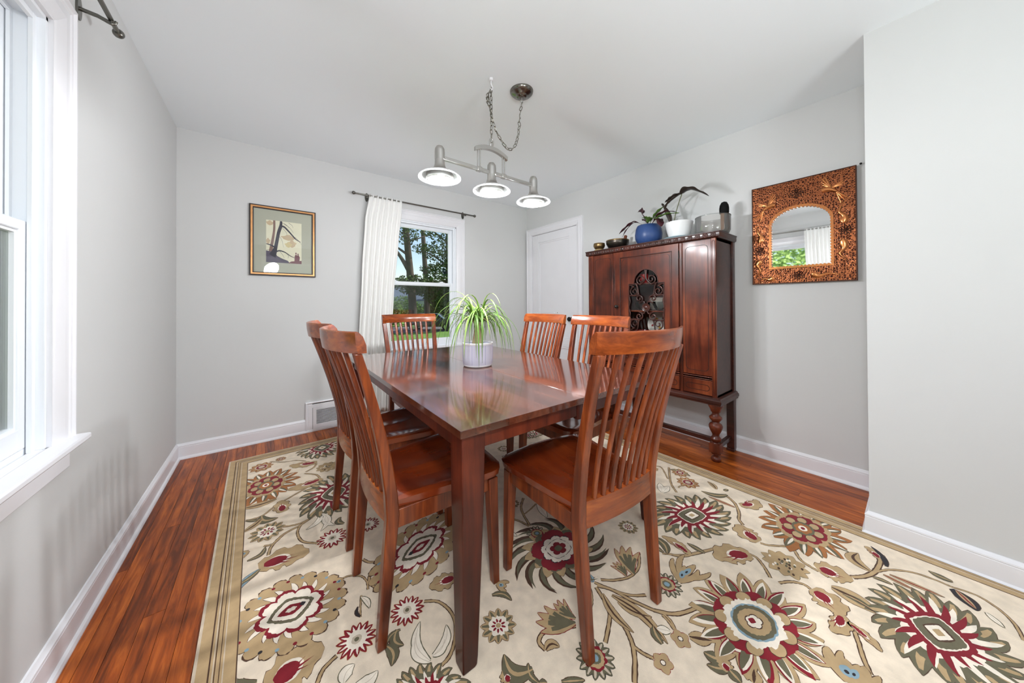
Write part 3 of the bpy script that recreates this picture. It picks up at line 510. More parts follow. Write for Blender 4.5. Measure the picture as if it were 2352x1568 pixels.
RUG=[
('vin',0.011,((-0.088,2.146),(-0.022,2.141),(0.041,2.204),(0.135,2.265),(0.204,2.306))),
('vin',0.011,((0.195,2.505),(0.253,2.441),(0.269,2.383))),
('vin',0.011,((0.205,2.522),(0.25,2.554),(0.275,2.605))),
('vin',0.012,((0.004,1.788),(0.017,1.845),(0.061,1.902),(0.122,1.926),(0.173,1.955),(0.221,1.992))),
('vin',0.011,((0.05,1.98),(0.116,1.949),(0.173,1.955))),
('vin',0.011,((0.185,1.962),(0.136,1.93),(0.118,1.871),(0.133,1.792),(0.186,1.735))),
('vin',0.011,((-0.013,1.869),(0.023,1.86),(0.061,1.902))),
('vin',0.008,((0.217,1.448),(0.264,1.447),(0.306,1.412),(0.318,1.368),(0.312,1.331))),
('vin',0.011,((0.396,1.435),(0.352,1.421),(0.328,1.379),(0.328,1.346),(0.346,1.309))),
('vin',0.011,((0.332,1.502),(0.351,1.467),(0.392,1.444))),
('vin',0.011,((0.466,1.147),(0.503,1.119),(0.524,1.068),(0.522,1.009),(0.494,0.955),(0.458,0.921),(0.425,0.912))),
('vin',0.012,((0.117,1.096),(0.137,1.127),(0.175,1.143))),
('vin',0.006,((0.286,1.321),(0.271,1.266),(0.264,1.23))),
('vin',0.008,((0.016,2.848),(0.09,2.781),(0.165,2.752),(0.219,2.694))),
('vin',0.011,((1.035,0.803),(1.052,0.763),(1.091,0.691),(1.144,0.647))),
('vin',0.013,((1.031,0.788),(1.062,0.741),(1.085,0.661),(1.125,0.574),(1.179,0.532),(1.238,0.508))),
('vin',0.013,((1.022,0.786),(1.002,0.734),(0.982,0.696),(0.936,0.667),(0.879,0.64))),
('vin',0.014,((0.982,0.696),(0.98,0.646),(0.954,0.594),(0.917,0.558),(0.853,0.519))),
('vin',0.011,((0.941,0.58),(0.947,0.545),(0.959,0.518))),
('vin',0.009,((1.126,0.569),(1.12,0.543),(1.101,0.516))),
('vin',0.011,((1.065,0.795),(1.114,0.755),(1.175,0.73),(1.244,0.735),(1.315,0.776))),
('vin',0.013,((0.844,0.736),(0.801,0.763),(0.763,0.786),(0.728,0.787),(0.708,0.774),(0.71,0.746))),
('vin',0.011,((1.165,1.401),(1.105,1.349),(1.073,1.291),(1.045,1.207))),
('vin',0.011,((0.993,1.323),(1.023,1.269),(1.04,1.208))),
('vin',0.009,((1.003,0.801),(0.967,0.762),(0.926,0.74))),
('vin',0.007,((1.073,1.291),(1.125,1.299),(1.188,1.318))),
('vin',0.009,((1.393,0.709),(1.429,0.67),(1.475,0.636),(1.6,0.581))),
('vin',0.011,((2.16,1.049),(1.996,0.96),(1.942,0.916),(1.908,0.881))),
('vin',0.008,((2.011,0.982),(2.119,1.082),(2.087,1.121))),
('vin',0.013,((2.097,0.684),(2.056,0.633),(1.98,0.592),(1.922,0.575),(1.89,0.548))),
('vin',0.008,((1.965,0.898),(1.989,0.9),(2.011,0.886))),
('vin',0.011,((1.81,0.458),(1.826,0.427),(1.882,0.376))),
('vin',0.011,((1.887,0.355),(1.832,0.324),(1.814,0.291),(1.808,0.261))),
('vin',0.011,((1.692,0.468),(1.692,0.44),(1.653,0.403),(1.613,0.376))),
('vin',0.011,((1.411,0.695),(1.442,0.648),(1.515,0.613),(1.626,0.564))),
('vin',0.011,((1.611,0.348),(1.657,0.318),(1.678,0.288),(1.672,0.265))),
('vin',0.013,((1.109,0.6),(1.152,0.547),(1.19,0.525),(1.242,0.506))),
('vin',0.009,((1.118,0.57),(1.111,0.544),(1.099,0.519))),
('vin',0.012,((1.61,0.173),(1.588,0.148),(1.538,0.13),(1.481,0.115),(1.43,0.096))),
('vin',0.016,((1.876,0.173),(1.922,0.142),(1.992,0.117),(2.08,0.108),(2.113,0.114))),
('vin',0.009,((1.981,0.12),(2.05,0.081),(2.103,0.024),(2.118,-0.031),(2.117,-0.075))),
('vin',0.009,((2.117,-0.075),(2.13,-0.128),(2.101,-0.168),(2.045,-0.196),(1.965,-0.205))),
('vin',0.007,((1.671,1.972),(1.619,1.95),(1.584,1.907),(1.551,1.828))),
('pal','olive',(0.34,2.866),(-0.167,0.022),(-0.022,-0.19)),
('pal','rust',(-0.006,2.488),(0.166,0.032),(0.019,-0.215)),
('pal','olive',(0.312,2.135),(-0.184,0.001),(-0.027,-0.236)),
('pal','scallop',(0.07,1.417),(-0.175,-0.011),(0.031,-0.173)),
('pal','scallop',(0.556,1.414),(0.235,0.061),(-0.01,-0.166)),
('pal','olive',(0.378,0.856),(-0.087,0.087),(0.037,0.07)),
('pal','tent',(1.049,1.015),(-0.195,0.124),(-0.154,-0.164)),
('pal','olive',(1.764,0.738),(-0.148,0.141),(-0.179,-0.084)),
('pal','rust',(2.088,0.357),(-0.004,0.169),(-0.226,-0.012)),
('pal','big',(1.344,0.36),(-0.058,0.184),(-0.228,-0.028)),
('pal','olive',(1.787,-0.034),(0.001,0.167),(-0.234,0.008)),
('pal','olive',(1.792,2.032),(-0.11,-0.015),(0.032,-0.071)),
('flo','tan',(0.002,1.977),0.074),
('flo','daisy',(0.247,1.729),0.066),
('flo','daisy',(0.404,1.722),0.055),
('flo','daisy',(0.404,1.153),0.059),
('flo','daisy',(0.236,1.157),0.061),
('flo','lattice',(0.332,2.509),0.073),
('flo','rusty',(-0.03,2.787),0.07),
('flo','rusty',(0.08,2.846),0.033),
('flo','tan',(0.634,0.902),0.062),
('flo','dark',(1.253,0.62),0.057),
('flo','dark',(0.815,0.632),0.06),
('flo','tan',(1.424,0.897),0.047),
('flo','small',(1.085,0.493),0.032),
('flo','small',(0.97,0.494),0.032),
('flo','dark',(1.036,1.145),0.051),
('flo','tan',(1.084,1.4),0.04),
('flo','rusty',(2.068,0.887),0.064),
('flo','lattice',(1.747,0.358),0.08),
('flo','ring',(1.208,0.375),0.038),
('flo','tan',(1.443,1.971),0.05),
('flo','rusty',(2.147,0.97),0.051),
('flo','small',(2.063,1.1),0.028),
('lea','bud',(0.282,2.629),(0.124,2.696),0.075,0.1),
('lea','bud',(0.28,2.362),(0.096,2.348),0.075,0.1),
('lea','tanred',(0.068,2.112),(0.061,2.244),0.07,0),
('lea','olive',(-0.022,2.141),(0.047,2.071),0.05,-0.3),
('lea','olive',(-0.015,2.112),(-0.088,2.146),0.02,0.1),
('lea','tan',(-0.022,2.114),(-0.102,2.043),0.035,0.1),
('lea','tan',(0.043,2.278),(-0.115,2.291),0.05,0.1),
('lea','tulip',(-0.066,1.873),(-0.12,1.852),0.07,0),
('lea','olive',(-0.069,1.806),(-0.007,1.858),0.022,-0.3),
('lea','bud',(-0.029,1.731),(0.15,1.692),0.12,0.1),
('lea','blue',(-0.023,1.716),(-0.096,1.634),0.03,-0.1),
('lea','olive',(-0.023,1.716),(-0.102,1.671),0.022,0.1),
('lea','bud',(0.003,1.17),(0.148,1.193),0.13,0.1),
('lea','olive',(-0.024,1.207),(-0.094,1.281),0.07,0.3),
('lea','outline',(0.226,1.971),(0.152,1.873),0.03,0.2),
('lea','outline',(0.233,1.965),(0.208,1.815),0.03,0.2),
('lea','outline',(0.254,1.949),(0.273,1.822),0.03,-0.2),
('lea','outline',(0.401,0.943),(0.392,1.042),0.03,0.2),
('lea','outline',(0.403,0.947),(0.426,1.084),0.03,0.2),
('lea','outline',(0.417,0.954),(0.493,1.017),0.03,-0.2),
('lea','outline',(0.415,0.955),(0.467,0.976),0.03,-0.2),
('lea','outline',(0.178,1.049),(0.215,1.082),0.04,0.2),
('lea','outline',(0.203,1.022),(0.267,1.02),0.04,-0.2),
('lea','outline',(0.284,1.313),(0.297,1.246),0.02,0.1),
('lea','tulip',(0.245,1.44),(0.199,1.447),0.065,0),
('lea','olive',(0.307,1.076),(0.303,1.005),0.035,0.2),
('lea','olive',(0.353,1.106),(0.354,1.042),0.03,-0.3),
('lea','olive',(0.362,1.099),(0.307,1.076),0.015,-0.2),
('lea','dark',(0.264,1.233),(0.266,1.279),0.01,0.2),
('lea','tanred',(0.612,1.171),(0.504,1.19),0.07,0),
('lea','blue',(0.593,1.616),(0.551,1.618),0.03,0),
('lea','olive',(0.311,1.807),(0.307,1.873),0.03,0.3),
('lea','flame',(0.85,0.742),(0.757,0.843),0.09,0.15),
('lea','flame',(0.863,0.753),(0.853,0.843),0.05,0.2),
('lea','flame',(1.192,0.726),(1.304,0.832),0.08,0.2),
('lea','flame',(1.16,0.741),(1.184,0.813),0.04,-0.2),
('lea','olive',(0.641,0.73),(0.596,0.818),0.05,0.35),
('lea','olive',(0.632,0.692),(0.641,0.752),0.02,0.2),
('lea','tan',(1.042,0.727),(1.036,0.511),0.035,0.1),
('lea','tan',(1.019,0.754),(0.981,0.599),0.03,-0.1),
('lea','tan',(1.038,0.698),(1.081,0.589),0.03,-0.1),
('lea','tulip',(1.302,0.593),(1.427,0.622),0.06,0.2),
('lea','tanred',(1.483,0.63),(1.495,0.763),0.04,-0.1),
('lea','olive',(1.403,0.707),(1.47,0.809),0.03,0.2),
('lea','bud',(0.563,0.746),(0.571,0.785),0.08,0),
('lea','tulip',(0.723,1.039),(0.754,0.997),0.06,0),
('lea','olive',(0.681,1.011),(0.727,0.946),0.025,0.2),
('lea','tan',(0.708,0.744),(0.751,0.723),0.03,0.3),
('lea','olive',(0.686,0.654),(0.744,0.614),0.02,0),
('lea','outline',(0.937,1.25),(0.948,1.188),0.02,0),
('lea','blue',(1.03,0.807),(1.05,0.838),0.02,0),
('lea','outline',(1.195,1.313),(1.154,1.196),0.04,0),
('lea','olive',(2.114,0.689),(2.038,0.799),0.04,0.2),
('lea','tan',(2.125,0.75),(2.177,0.817),0.03,-0.1),
('lea','olive',(2.144,0.715),(2.18,0.707),0.02,0),
('lea','slimred',(2.017,0.621),(2.011,0.751),0.025,0),
('lea','bud',(2.061,0.612),(2.192,0.571),0.06,-0.2),
('lea','bud',(1.814,0.465),(1.878,0.565),0.09,0.1),
('lea','bud',(1.692,0.463),(1.545,0.551),0.1,-0.1),
('lea','bud',(1.819,0.268),(1.855,0.167),0.1,0.1),
('lea','bud',(1.679,0.261),(1.614,0.177),0.11,0.1),
('lea','bud',(1.622,0.178),(1.511,0.189),0.05,0.1),
('lea','tan',(1.976,0.129),(2.076,0.172),0.05,0.3),
('lea','tanred',(2.1,0.113),(2.159,0.159),0.04,-0.2),
('lea','dark',(2.064,0.09),(2.181,0.141),0.02,-0.1),
('lea','slimred',(1.994,0.096),(1.98,0.016),0.02,0),
('lea','slimred',(2.014,0.08),(2.02,-0.054),0.022,0),
('lea','olive',(1.941,0.122),(1.95,0.069),0.02,0.1),
('lea','olive',(2.159,-0.077),(2.169,-0.018),0.03,0.1),
('lea','dark',(2.101,-0.071),(2.022,-0.121),0.05,0.1),
('lea','slimred',(2.104,-0.082),(2.032,-0.122),0.02,0),
('lea','olive',(2.138,1.028),(2.153,0.909),0.03,0.2),
('lea','tulip',(1.325,0.602),(1.47,0.588),0.06,-0.3),
('lea','olive',(1.543,0.591),(1.543,0.668),0.025,0),
('lea','tan',(1.115,0.478),(1.161,0.426),0.045,0),
('lea','outline',(1.083,0.525),(1.055,0.56),0.03,0),
('lea','olive',(1.022,0.522),(1.057,0.572),0.03,0.1),
('lea','olive',(1.124,0.384),(1.102,0.429),0.04,0.1),
('lea','olive',(1.115,0.364),(1.071,0.409),0.03,0.1),
('lea','bud',(1.101,0.359),(1.13,0.39),0.06,0),
('lea','olive',(1.11,0.362),(1.099,0.326),0.04,0),
('lea','tulip',(1.346,0.136),(1.451,0.15),0.1,0.2),
('lea','tulip',(1.353,0.131),(1.458,0.117),0.06,-0.2),
('lea','tan',(1.128,0.304),(1.171,0.315),0.05,0),
('lea','tan',(1.746,0.217),(1.724,0.098),0.07,0.1),
('lea','olive',(1.741,0.186),(1.732,0.106),0.03,0.1),
('lea','tanred',(1.599,0.16),(1.548,0.079),0.03,0.1),
('lea','outline',(1.843,0.933),(1.925,0.994),0.04,0),
('lea','outline',(1.843,0.933),(1.936,0.941),0.04,0),
('lea','outline',(2.038,-0.141),(1.99,-0.173),0.02,0),
('lea','olive',(1.458,0.786),(1.406,0.693),0.04,0.2),
('lea','outline',(1.693,1.912),(1.602,1.902),0.02,0.1),
('lea','outline',(1.693,1.912),(1.614,1.849),0.02,0.1),
('lea','outline',(1.697,1.909),(1.677,1.843),0.02,0.1),
('lea','tulip',(1.371,1.882),(1.368,1.85),0.05,0),
('lea','olive',(0.632,0.692),(0.651,0.678),0.02,0),
]

for r in RUG:
    if r[0] == 'vin':
        pts = [Vector(q[:2]) for q in smoothpts([(*rl(p), 0) for p in r[2]], 7)]; n = len(pts)
        mot('vine_motif', [stripe(pts, [r[1]*.62]*n, 'brown', -1, .0010), stripe(pts, [r[1]*.36]*n, 'tan', 0, .0007)])
for r in RUG:
    if r[0] == 'pal': palmette(*r[1:])
for r in RUG:
    if r[0] == 'flo': flower(*r[1:])
    if r[0] == 'lea': leafm(*r[1:])
# ================================================================== TABLE
TA = radians(-.69); TW, TL = 1.1306, 1.7278
tb = thing('dining_table', (.4508, .8308, RZ+.0015), TA, 'dark brown stained wooden dining table with square tapered legs', 'table')
TZ = .75-RZ-.0015
sx = .562
for nm, xa, xb in (('tabletop', 0, sx-.0002), ('tabletop_leaf', sx+.0002, TW)):
    b = MB(); b.box(xa, xb, 0, TL, TZ-.024, TZ); part(tb, nm, b, 'table', bevel=.0010)
b = MB(); za = TZ-.076; zb_ = TZ-.024; i = .018; t = .022
b.box(i+.05, TW-i-.05, i, i+t, za, zb_); b.box(i+.05, TW-i-.05, TL-i-t, TL-i, za, zb_); b.box(i, i+t, i+.05, TL-i-.05, za, zb_); b.box(TW-i-t, TW-i, i+.05, TL-i-.05, za, zb_); part(tb, 'apron', b, 'tableleg', bevel=.002)
for lx, ly, sxn, syn in ((.012, .012, 1, 1), (TW-.012, .012, -1, 1), (.012, TL-.012, 1, -1), (TW-.012, TL-.012, -1, -1)):
    b = MB(); R = []
    for z, w in ((0, .040), (.006, .050), (.03, .053), (TZ-.22, .078), (TZ-.0245, .082)): R.append([(lx, ly, z), (lx+sxn*w, ly, z), (lx+sxn*w, ly+syn*w, z), (lx, ly+syn*w, z)])
    b.loft(R); part(tb, 'leg', b, 'tableleg', bevel=.0035)
b = MB(); b.box(sx-.03, sx-.002, .045, TL-.045, TZ-.075, TZ-.026); b.T = Matrix.Translation((sx-.022, .022, 0)); b.T = Matrix(); b.prism(rrect(sx-.032, sx-.004, .012, .04, .006), TZ-.088, TZ-.03); part(tb, 'runner', b, 'tableleg', smooth=40)
# ================================================================== CHAIRS
def chair(name):
    c = thing(name)
    bow = lambda x, d=.035: -d*(1-(x/.21)**2)             # backward bow of the back in plan
    yb = lambda z: (-.226+.034*min(z/.42, 1)) if z < .42 else (-.192-.110*((z-.42)/.545)**1.5)
    for s in (-1, 1):      # rear legs running up into back posts
        b = MB(); R = []
        for z in (0, .08, .2, .32, .42, .50, .6, .7, .8, .9, .966):
            k = z/.966; xc = s*(.180+.030*k-.006*sin(pi*k)); w = .0155+.002*sin(pi*min(k*2, 1)); dd = (.015+.006*min(z/.42, 1)) if z < .42 else .021-.009*(z-.42)/.546
            y = yb(z); R.append([(xc-w, y-dd, z), (xc+w, y-dd, z), (xc+w, y+dd, z), (xc-w, y+dd, z)])
        b.loft(R); part(c, 'leg', b, 'chair', bevel=.004)
    for s in (-1, 1):
        b = MB(); R = []
        for z, w in ((0, .014), (.2, .0175), (.42, .021)):
            xc = s*(.205-.010*z/.42); yc = .207-.012*z/.42; R.append([(xc-w, yc-w, z), (xc+w, yc-w, z), (xc+w, yc+w, z), (xc-w, yc+w, z)])
        b.loft(R); part(c, 'leg', b, 'chair', bevel=.003)
    b = MB()
    b.box(-.18, .18, .196, .214, .372, .432)
    for s in (-1, 1): b.add([(s*.176, -.18, .372), (s*.194, -.18, .372), (s*.207, .2, .372), (s*.189, .2, .372), (s*.176, -.18, .432), (s*.194, -.18, .432), (s*.207, .2, .432), (s*.189, .2, .432)], [(0, 3, 2, 1), (4, 5, 6, 7), (0, 1, 5, 4), (1, 2, 6, 5), (2, 3, 7, 6), (3, 0, 4, 7)])
    part(c, 'apron', b, 'chair', bevel=.0015)
    # seat: scooped board
    b = MB(); NU, NV = 18, 18; top = []; bot = []
    def outline(u, v):   # u across -1..1, v 0 rear .. 1 front
        y = -.176+.418*v; hw = .186+.048*min(1, v*1.25)
        if v > .86: k = (v-.86)/.14; hw -= .045*(1-sqrt(max(0, 1-k*k)))
        yy = y+(.012*(1-u*u)*v)
        return hw*u, yy
    for j in range(NV+1):
        for i in range(NU+1):
            u = -1+2*i/NU; v_ = j/NV; v2 = 1-(1-v_)**1.6 if v_ > .7 else v_
            v2 = v_; x, y = outline(u, v2)
            scoop = .015*sin(pi*min(1, v2*1.05))**1.2*(1-u**4)*(.55+.45*(1-(abs(abs(u)-.42)/.58)**2)) - .004*(1-u*u)*max(0, v2-.7)/.3
            e = max(abs(u), abs(2*v2-1)); edge = .006*max(0, (e-.90)/.10)**2
            top.append((x, y, .466-scoop-edge)); bot.append((x*.975, y*.985, .434))
    W_ = NU+1; n = len(top); fs = []
    for j in range(NV):
        for i in range(NU): a = j*W_+i; fs += [(a, a+1, a+W_+1, a+W_), (n+a, n+a+W_, n+a+W_+1, n+a+1)]
    bd = [i for i in range(W_)]+[j*W_+NU for j in range(1, NV+1)]+[NV*W_+i for i in range(NU-1, -1, -1)]+[j*W_ for j in range(NV-1, 0, -1)]
    mid = []
    b.add(top+bot, fs+[(bd[k], n+bd[k], n+bd[(k+1) % len(bd)], bd[(k+1) % len(bd)]) for k in range(len(bd))]); part(c, 'seat', b, 'seat', smooth=50, bevel=0)
    # lower back rail, bowed
    b = MB(); R = []
    for i in range(13):
        x = -.176+.352*i/12; y = yb(.45)+bow(x, .022); R.append([(x, y-.012, .398), (x, y+.012, .398), (x, y+.012, .482), (x, y-.010, .482)])
    b.loft(R); part(c, 'back_rail', b, 'chairh', smooth=40)
    # crest rail
    b = MB(); R = []
    for i in range(17):
        x = -.227+.454*i/16; yy = -.304+bow(x, .054)+.004
        R.append([(x, yy-.012, .966), (x, yy+.013, .966), (x, yy+.012, .990), (x, yy+.003, 1.016), (x, yy-.008, 1.029), (x, yy-.014, 1.033), (x, yy-.020, 1.030), (x, yy-.018, 1.0)])
    b.loft(R); part(c, 'crest_rail', b, 'chairh', smooth=50)
    for k in range(8):     # slats
        f = (k+1)/9; b = MB(); R = []
        for i in range(11):
            z = .470+(.968-.470)*i/10; g = i/10; x = (-.168+.336*f)*(1-g)+(-.195+.39*f)*g
            y = yb(z)+bow(x, .022+.028*g)+.002; wx = .0085; wy = .0075
            R.append([(x-wx, y-wy*.5, z), (x-wx*.5, y-wy, z), (x+wx*.5, y-wy, z), (x+wx, y-wy*.5, z), (x+wx, y+wy*.6, z), (x+wx*.5, y+wy, z), (x-wx*.5, y+wy, z), (x-wx, y+wy*.6, z)])
        b.loft(R); part(c, 'slat', b, 'chair', smooth=50)
    return c
def dup(o, loc, rz, label):
    r = o.copy(); COL.objects.link(r); r.location = loc; r.rotation_euler = (0, 0, rz); r['label'] = label
    for ch in list(o.children):
        c = ch.copy(); COL.objects.link(c); c.parent = r
    return r
c0 = chair('dining_chair'); c0.location = (.990, .850, RZ+.002); c0.rotation_euler = (0, 0, radians(-4.5))
c0['label'] = 'cherry slat-back dining chair nearest the camera, seen from behind at the near table end'; c0['category'] = 'chair'; c0['group'] = 'slat-back chairs around the dining table'
dup(c0, (.518, 1.259, RZ+.002), radians(-90), 'slat-back dining chair on the left side of the table beside its near leg')
dup(c0, (.522, 1.782, RZ+.002), radians(-90), 'slat-back dining chair half hidden behind the nearer left one, in front of the air vent')
dup(c0, (.957, 2.345, RZ+.002), radians(180), 'slat-back dining chair at the far end of the table in front of the window')
dup(c0, (1.45, 1.835, RZ+.002), radians(90), 'slat-back dining chair at the right table side in front of the white door')
dup(c0, (1.45, 1.308, RZ+.002), radians(90), 'slat-back dining chair on the right side of the table in front of the cabinet')
# ================================================================== CHINA CABINET
CX = X2-.006                                  # back of the cabinet near the wall
cb = thing('china_cabinet', (0, 0, 0), 0, 'tall dark mahogany china cabinet with scrollwork fretted door and turned legs', 'cabinet')
cb.location = (2.66, 1.43, 0); o_ = Vector((2.66, 1.43, 0))
def C(b): b.T = Matrix.Translation(-o_); return b
ya, yb2 = .872, 1.986; xf = 2.515; xb = 2.826; z0, z1 = .452, 1.590
b = C(MB()); b.box(xf, xb, ya, ya+.02, z0, z1); b.box(xf, xb, yb2-.02, yb2, z0, z1); b.box(xb-.01, xb, ya, yb2, z0, z1); b.box(xf, xb, ya, yb2, z0, z0+.02); b.box(xf, xb, ya, yb2, z1-.02, z1)
b.box(xf, xb, 1.105, 1.12, z0, z1); b.box(xf, xb, 1.69, 1.705, z0, z1); b.box(xf, xf+.02, 1.12, 1.69, z0, .58)
cbody = part(cb, 'carcass', b, 'cabdark', bevel=.001)
b = C(MB()); b.box(xb-.03, xb+.012, ya-.012, ya, .0, z1); part(cb, 'back_stile', b, 'cabdark', bevel=.002)
# top slab with moulded edge
b = C(MB()); R = []
for e, z in ((.012, 1.590), (.002, 1.596), (.0, 1.600), (.0, 1.626), (-.004, 1.630), (-.004, 1.635), (.004, 1.638)):
    R.append([(2.494+e, .847+e, z), (2.834, .847+e, z), (2.834, 2.014-e, z), (2.494+e, 2.014-e, z)])
b.loft(R); part(cb, 'top', b, 'cabdark', smooth=30)
for k in range(22):     # carved roundels along the top edge
    y = .885+(1.975-.885)*k/21; b = C(MB()); T0 = b.T; b.T = T0 @ Matrix.Translation((2.4945, y, 1.613)) @ Matrix.Rotation(-pi/2, 4, 'Y'); b.lathe([(.0185, -.002), (.0185, .0012), (.0155, .0028), (.0125, .0012), (.0095, .0012), (.007, .0032), (.001, .0038)], 20); part(cb, 'roundel', b, 'cabdark', smooth=50)
def panel(name, y0, y1, za, zb, xs=xf, m='cab', thick=.012, groove=.02, r=.03, rail=None):
    b = C(MB()); b.box(xs-thick, xs+.002, y0, y1, za, zb); p = part(cb, name, b, m, bevel=.0025)
    g = C(MB()); P = rrect(y0+groove, y1-groove, za+groove*1.6, zb-groove*1.8, r); g.ring(P, off(P, .003), xs-thick-.0009, xs-thick+.001, axis='x'); part(p, 'carved_line', g, 'cabline')
    return p
panel('side_panel', .902, 1.100, .60, 1.586); panel('side_panel', 1.712, 1.930, .60, 1.586); panel('lower_panel', .902, 1.100, .462, .568, groove=.018, r=.02); panel('lower_panel', 1.712, 1.930, .462, .568, groove=.018, r=.02); panel('lower_panel', 1.128, 1.684, .462, .568, groove=.018, r=.02)
b = C(MB())
for z in (.576, .592):
    for y0, y1 in ((.902, 1.100), (1.125, 1.687), (1.712, 1.930)): b.tube([(xf-.012, y0, z), (xf-.012, y1, z)], .004, 8)
part(cb, 'bead_moulding', b, 'cab', smooth=50)
for y0, y1 in ((.872, .902), (1.930, 1.986)):    # corner stiles with a long rounded flute
    b = C(MB()); b.box(xf-.016, xf+.004, y0, y1, z0, z1-.001); p = part(cb, 'corner_stile', b, 'cab', bevel=.002); c = (y0+y1)/2; w = min(.010, (y1-y0)/3)
    g = C(MB()); P = rrect(c-w, c+w, .475, 1.572, w*.9); g.ring(P, off(P, .003), xf-.0195, xf-.015, axis='x'); part(p, 'carved_line', g, 'cab', bevel=.001)
for y in (1.1125, 1.6975):
    b = C(MB()); b.box(xf-.014, xf+.004, y-.0115, y+.0115, z0, z1-.002); p = part(cb, 'stile', b, 'cab', bevel=.004)
# door with trefoil opening
yc, zc = 1.396, 1.092; ang = [2*pi*i/96 for i in range(96)]
def opening(t):
    c_, s_ = cos(t), sin(t); best = 9
    # union of a wide middle block and narrower round-headed ends, star shaped from the centre
    def ray_rect(hw, hh): return min(hw/abs(c_) if abs(c_) > 1e-6 else 9, hh/abs(s_) if abs(s_) > 1e-6 else 9)
    r1 = ray_rect(.158, .205)
    # narrow arch: half width .108, ends in a semicircle reaching .325
    hw, zc0 = .108, .217; k = ray_rect(hw, 9) if abs(c_) > 1e-6 else 9
    A_ = 1; B_ = -2*abs(s_)*zc0; C_ = zc0*zc0-hw*hw; disc = B_*B_-4*A_*C_; r2 = 0
    if k*abs(s_) <= zc0: r2 = k
    elif disc >= 0: r2 = (-B_+sqrt(disc))/2
    return max(r1, r2)
inner = [(yc+opening(t)*cos(t), zc+opening(t)*sin(t)) for t in ang]
hy0, hy1, hz0, hz1 = 1.127-yc, 1.686-yc, .602-zc, 1.586-zc
def rr(t):
    c_, s_ = cos(t), sin(t); a = (hy1 if c_ > 0 else -hy0)/abs(c_) if abs(c_) > 1e-6 else 9; d = (hz1 if s_ > 0 else -hz0)/abs(s_) if abs(s_) > 1e-6 else 9; return min(a, d)
def rin(t, m):
    c_, s_ = cos(t), sin(t); a = ((hy1 if c_ > 0 else -hy0)-m)/abs(c_) if abs(c_) > 1e-6 else 9; d = ((hz1 if s_ > 0 else -hz0)-m)/abs(s_) if abs(s_) > 1e-6 else 9; return min(a, d)
cang = sorted(set([round(t, 6) for t in ang]+[round(atan2(z, y) % (2*pi), 6) for y in (hy0, hy1) for z in (hz0, hz1)]+[round(atan2(z, y) % (2*pi), 6) for y in (hy0+.05, hy1-.05) for z in (hz0+.05, hz1-.05)]))
outer = [(yc+rr(t)*cos(t), zc+rr(t)*sin(t)) for t in cang]; outer2 = [(yc+rin(t, .05)*cos(t), zc+rin(t, .05)*sin(t)) for t in cang]; inn = [(yc+opening(t)*cos(t), zc+opening(t)*sin(t)) for t in cang]
b = C(MB()); b.ring(outer, outer2, xf-.018, xf+.002, axis='x'); b.ring(outer2, inn, xf-.012, xf+.0, axis='x'); door = part(cb, 'door', b, 'cab')
g = C(MB()); P = rrect(1.127+.066, 1.686-.066, .602+.066, 1.586-.066, .035); g.ring(P, off(P, .0025), xf-.0128, xf-.011, axis='x'); part(door, 'carved_line', g, 'cabline')
g = C(MB()); P = [(1.127+.05, .652), (1.686-.05, .652), (1.686-.05, 1.536), (1.127+.05, 1.536)]; Q = [(p[0]+(.007 if p[0] < 1.4 else -.007), p[1]+(.007 if p[1] < 1.1 else -.007)) for p in P]; g.ring(P, Q, xf-.0215, xf-.011, axis='x'); part(door, 'panel_moulding', g, 'cabdark', bevel=.002)
g = C(MB()); g.ring(inn, off(inn, .006), xf-.016, xf-.004, axis='x'); part(door, 'fret_border', g, 'cabdark', smooth=30)
g = C(MB()); g.box(xf+.001, xf+.004, yc-.19, yc+.19, zc-.345, zc+.345); part(door, 'pane', g, 'pane')
def scroll(cy, cz, r, turns, start, hand, tail=None):
    pts = []
    n = int(34*turns)
    for i in range(n+1):
        k = i/n; a = start+hand*2*pi*turns*k; q = r*(1-.80*k); pts.append((xf-.010, cy+q*cos(a), cz+q*sin(a)))
    if tail: pts = [Vector(p) for p in smoothpts([(xf-.010, *t) for t in tail]+[pts[0]], 6)][:-1]+[Vector(p) for p in pts]
    g = C(MB()); rr_ = [.0062]*len(pts); rr_[-1] = .009; g.tube(pts, rr_, 8, flat=.8); part(door, 'scroll', g, 'cabdark', smooth=60)
for s in (-1, 1):
    for v in (-1, 1):
        scroll(yc+s*.047, zc+v*.235, .040, 1.35, -v*pi/2 if 1 else 0, s*v, tail=[(yc+s*.10, zc+v*.20), (yc+s*.085, zc+v*.275)][::-1] if 0 else [(yc+s*.006, zc+v*.315), (yc+s*.004, zc+v*.24)])
        scroll(yc+s*.105, zc+v*.135, .042, 1.4, (pi/2)*v, -s*v, tail=[(yc+s*.158, zc+v*.195), (yc+s*.13, zc+v*.19)])
        scroll(yc+s*.062, zc+v*.075, .036, 1.35, -v*pi/2, -s*v, tail=[(yc+s*.010, zc+v*.02), (yc+s*.02, zc+v*.05)])
        g = C(MB()); g.tube(smoothpts([(xf-.010, yc+s*.158, zc+v*.01), (xf-.010, yc+s*.145, zc+v*.05), (xf-.010, yc+s*.15, zc+v*.10), (xf-.010, yc+s*.10, zc+v*.10), (xf-.010, yc+s*.06, zc+v*.112)], 5), .0058, 8); part(door, 'scroll', g, 'cabdark', smooth=60)
        g = C(MB()); g.tube(smoothpts([(xf-.010, yc+s*.106, zc+v*.205), (xf-.010, yc+s*.088, zc+v*.20), (xf-.010, yc+s*.075, zc+v*.165), (xf-.010, yc+s*.068, zc+v*.11)], 5), .0058, 8); part(door, 'scroll', g, 'cabdark', smooth=60)
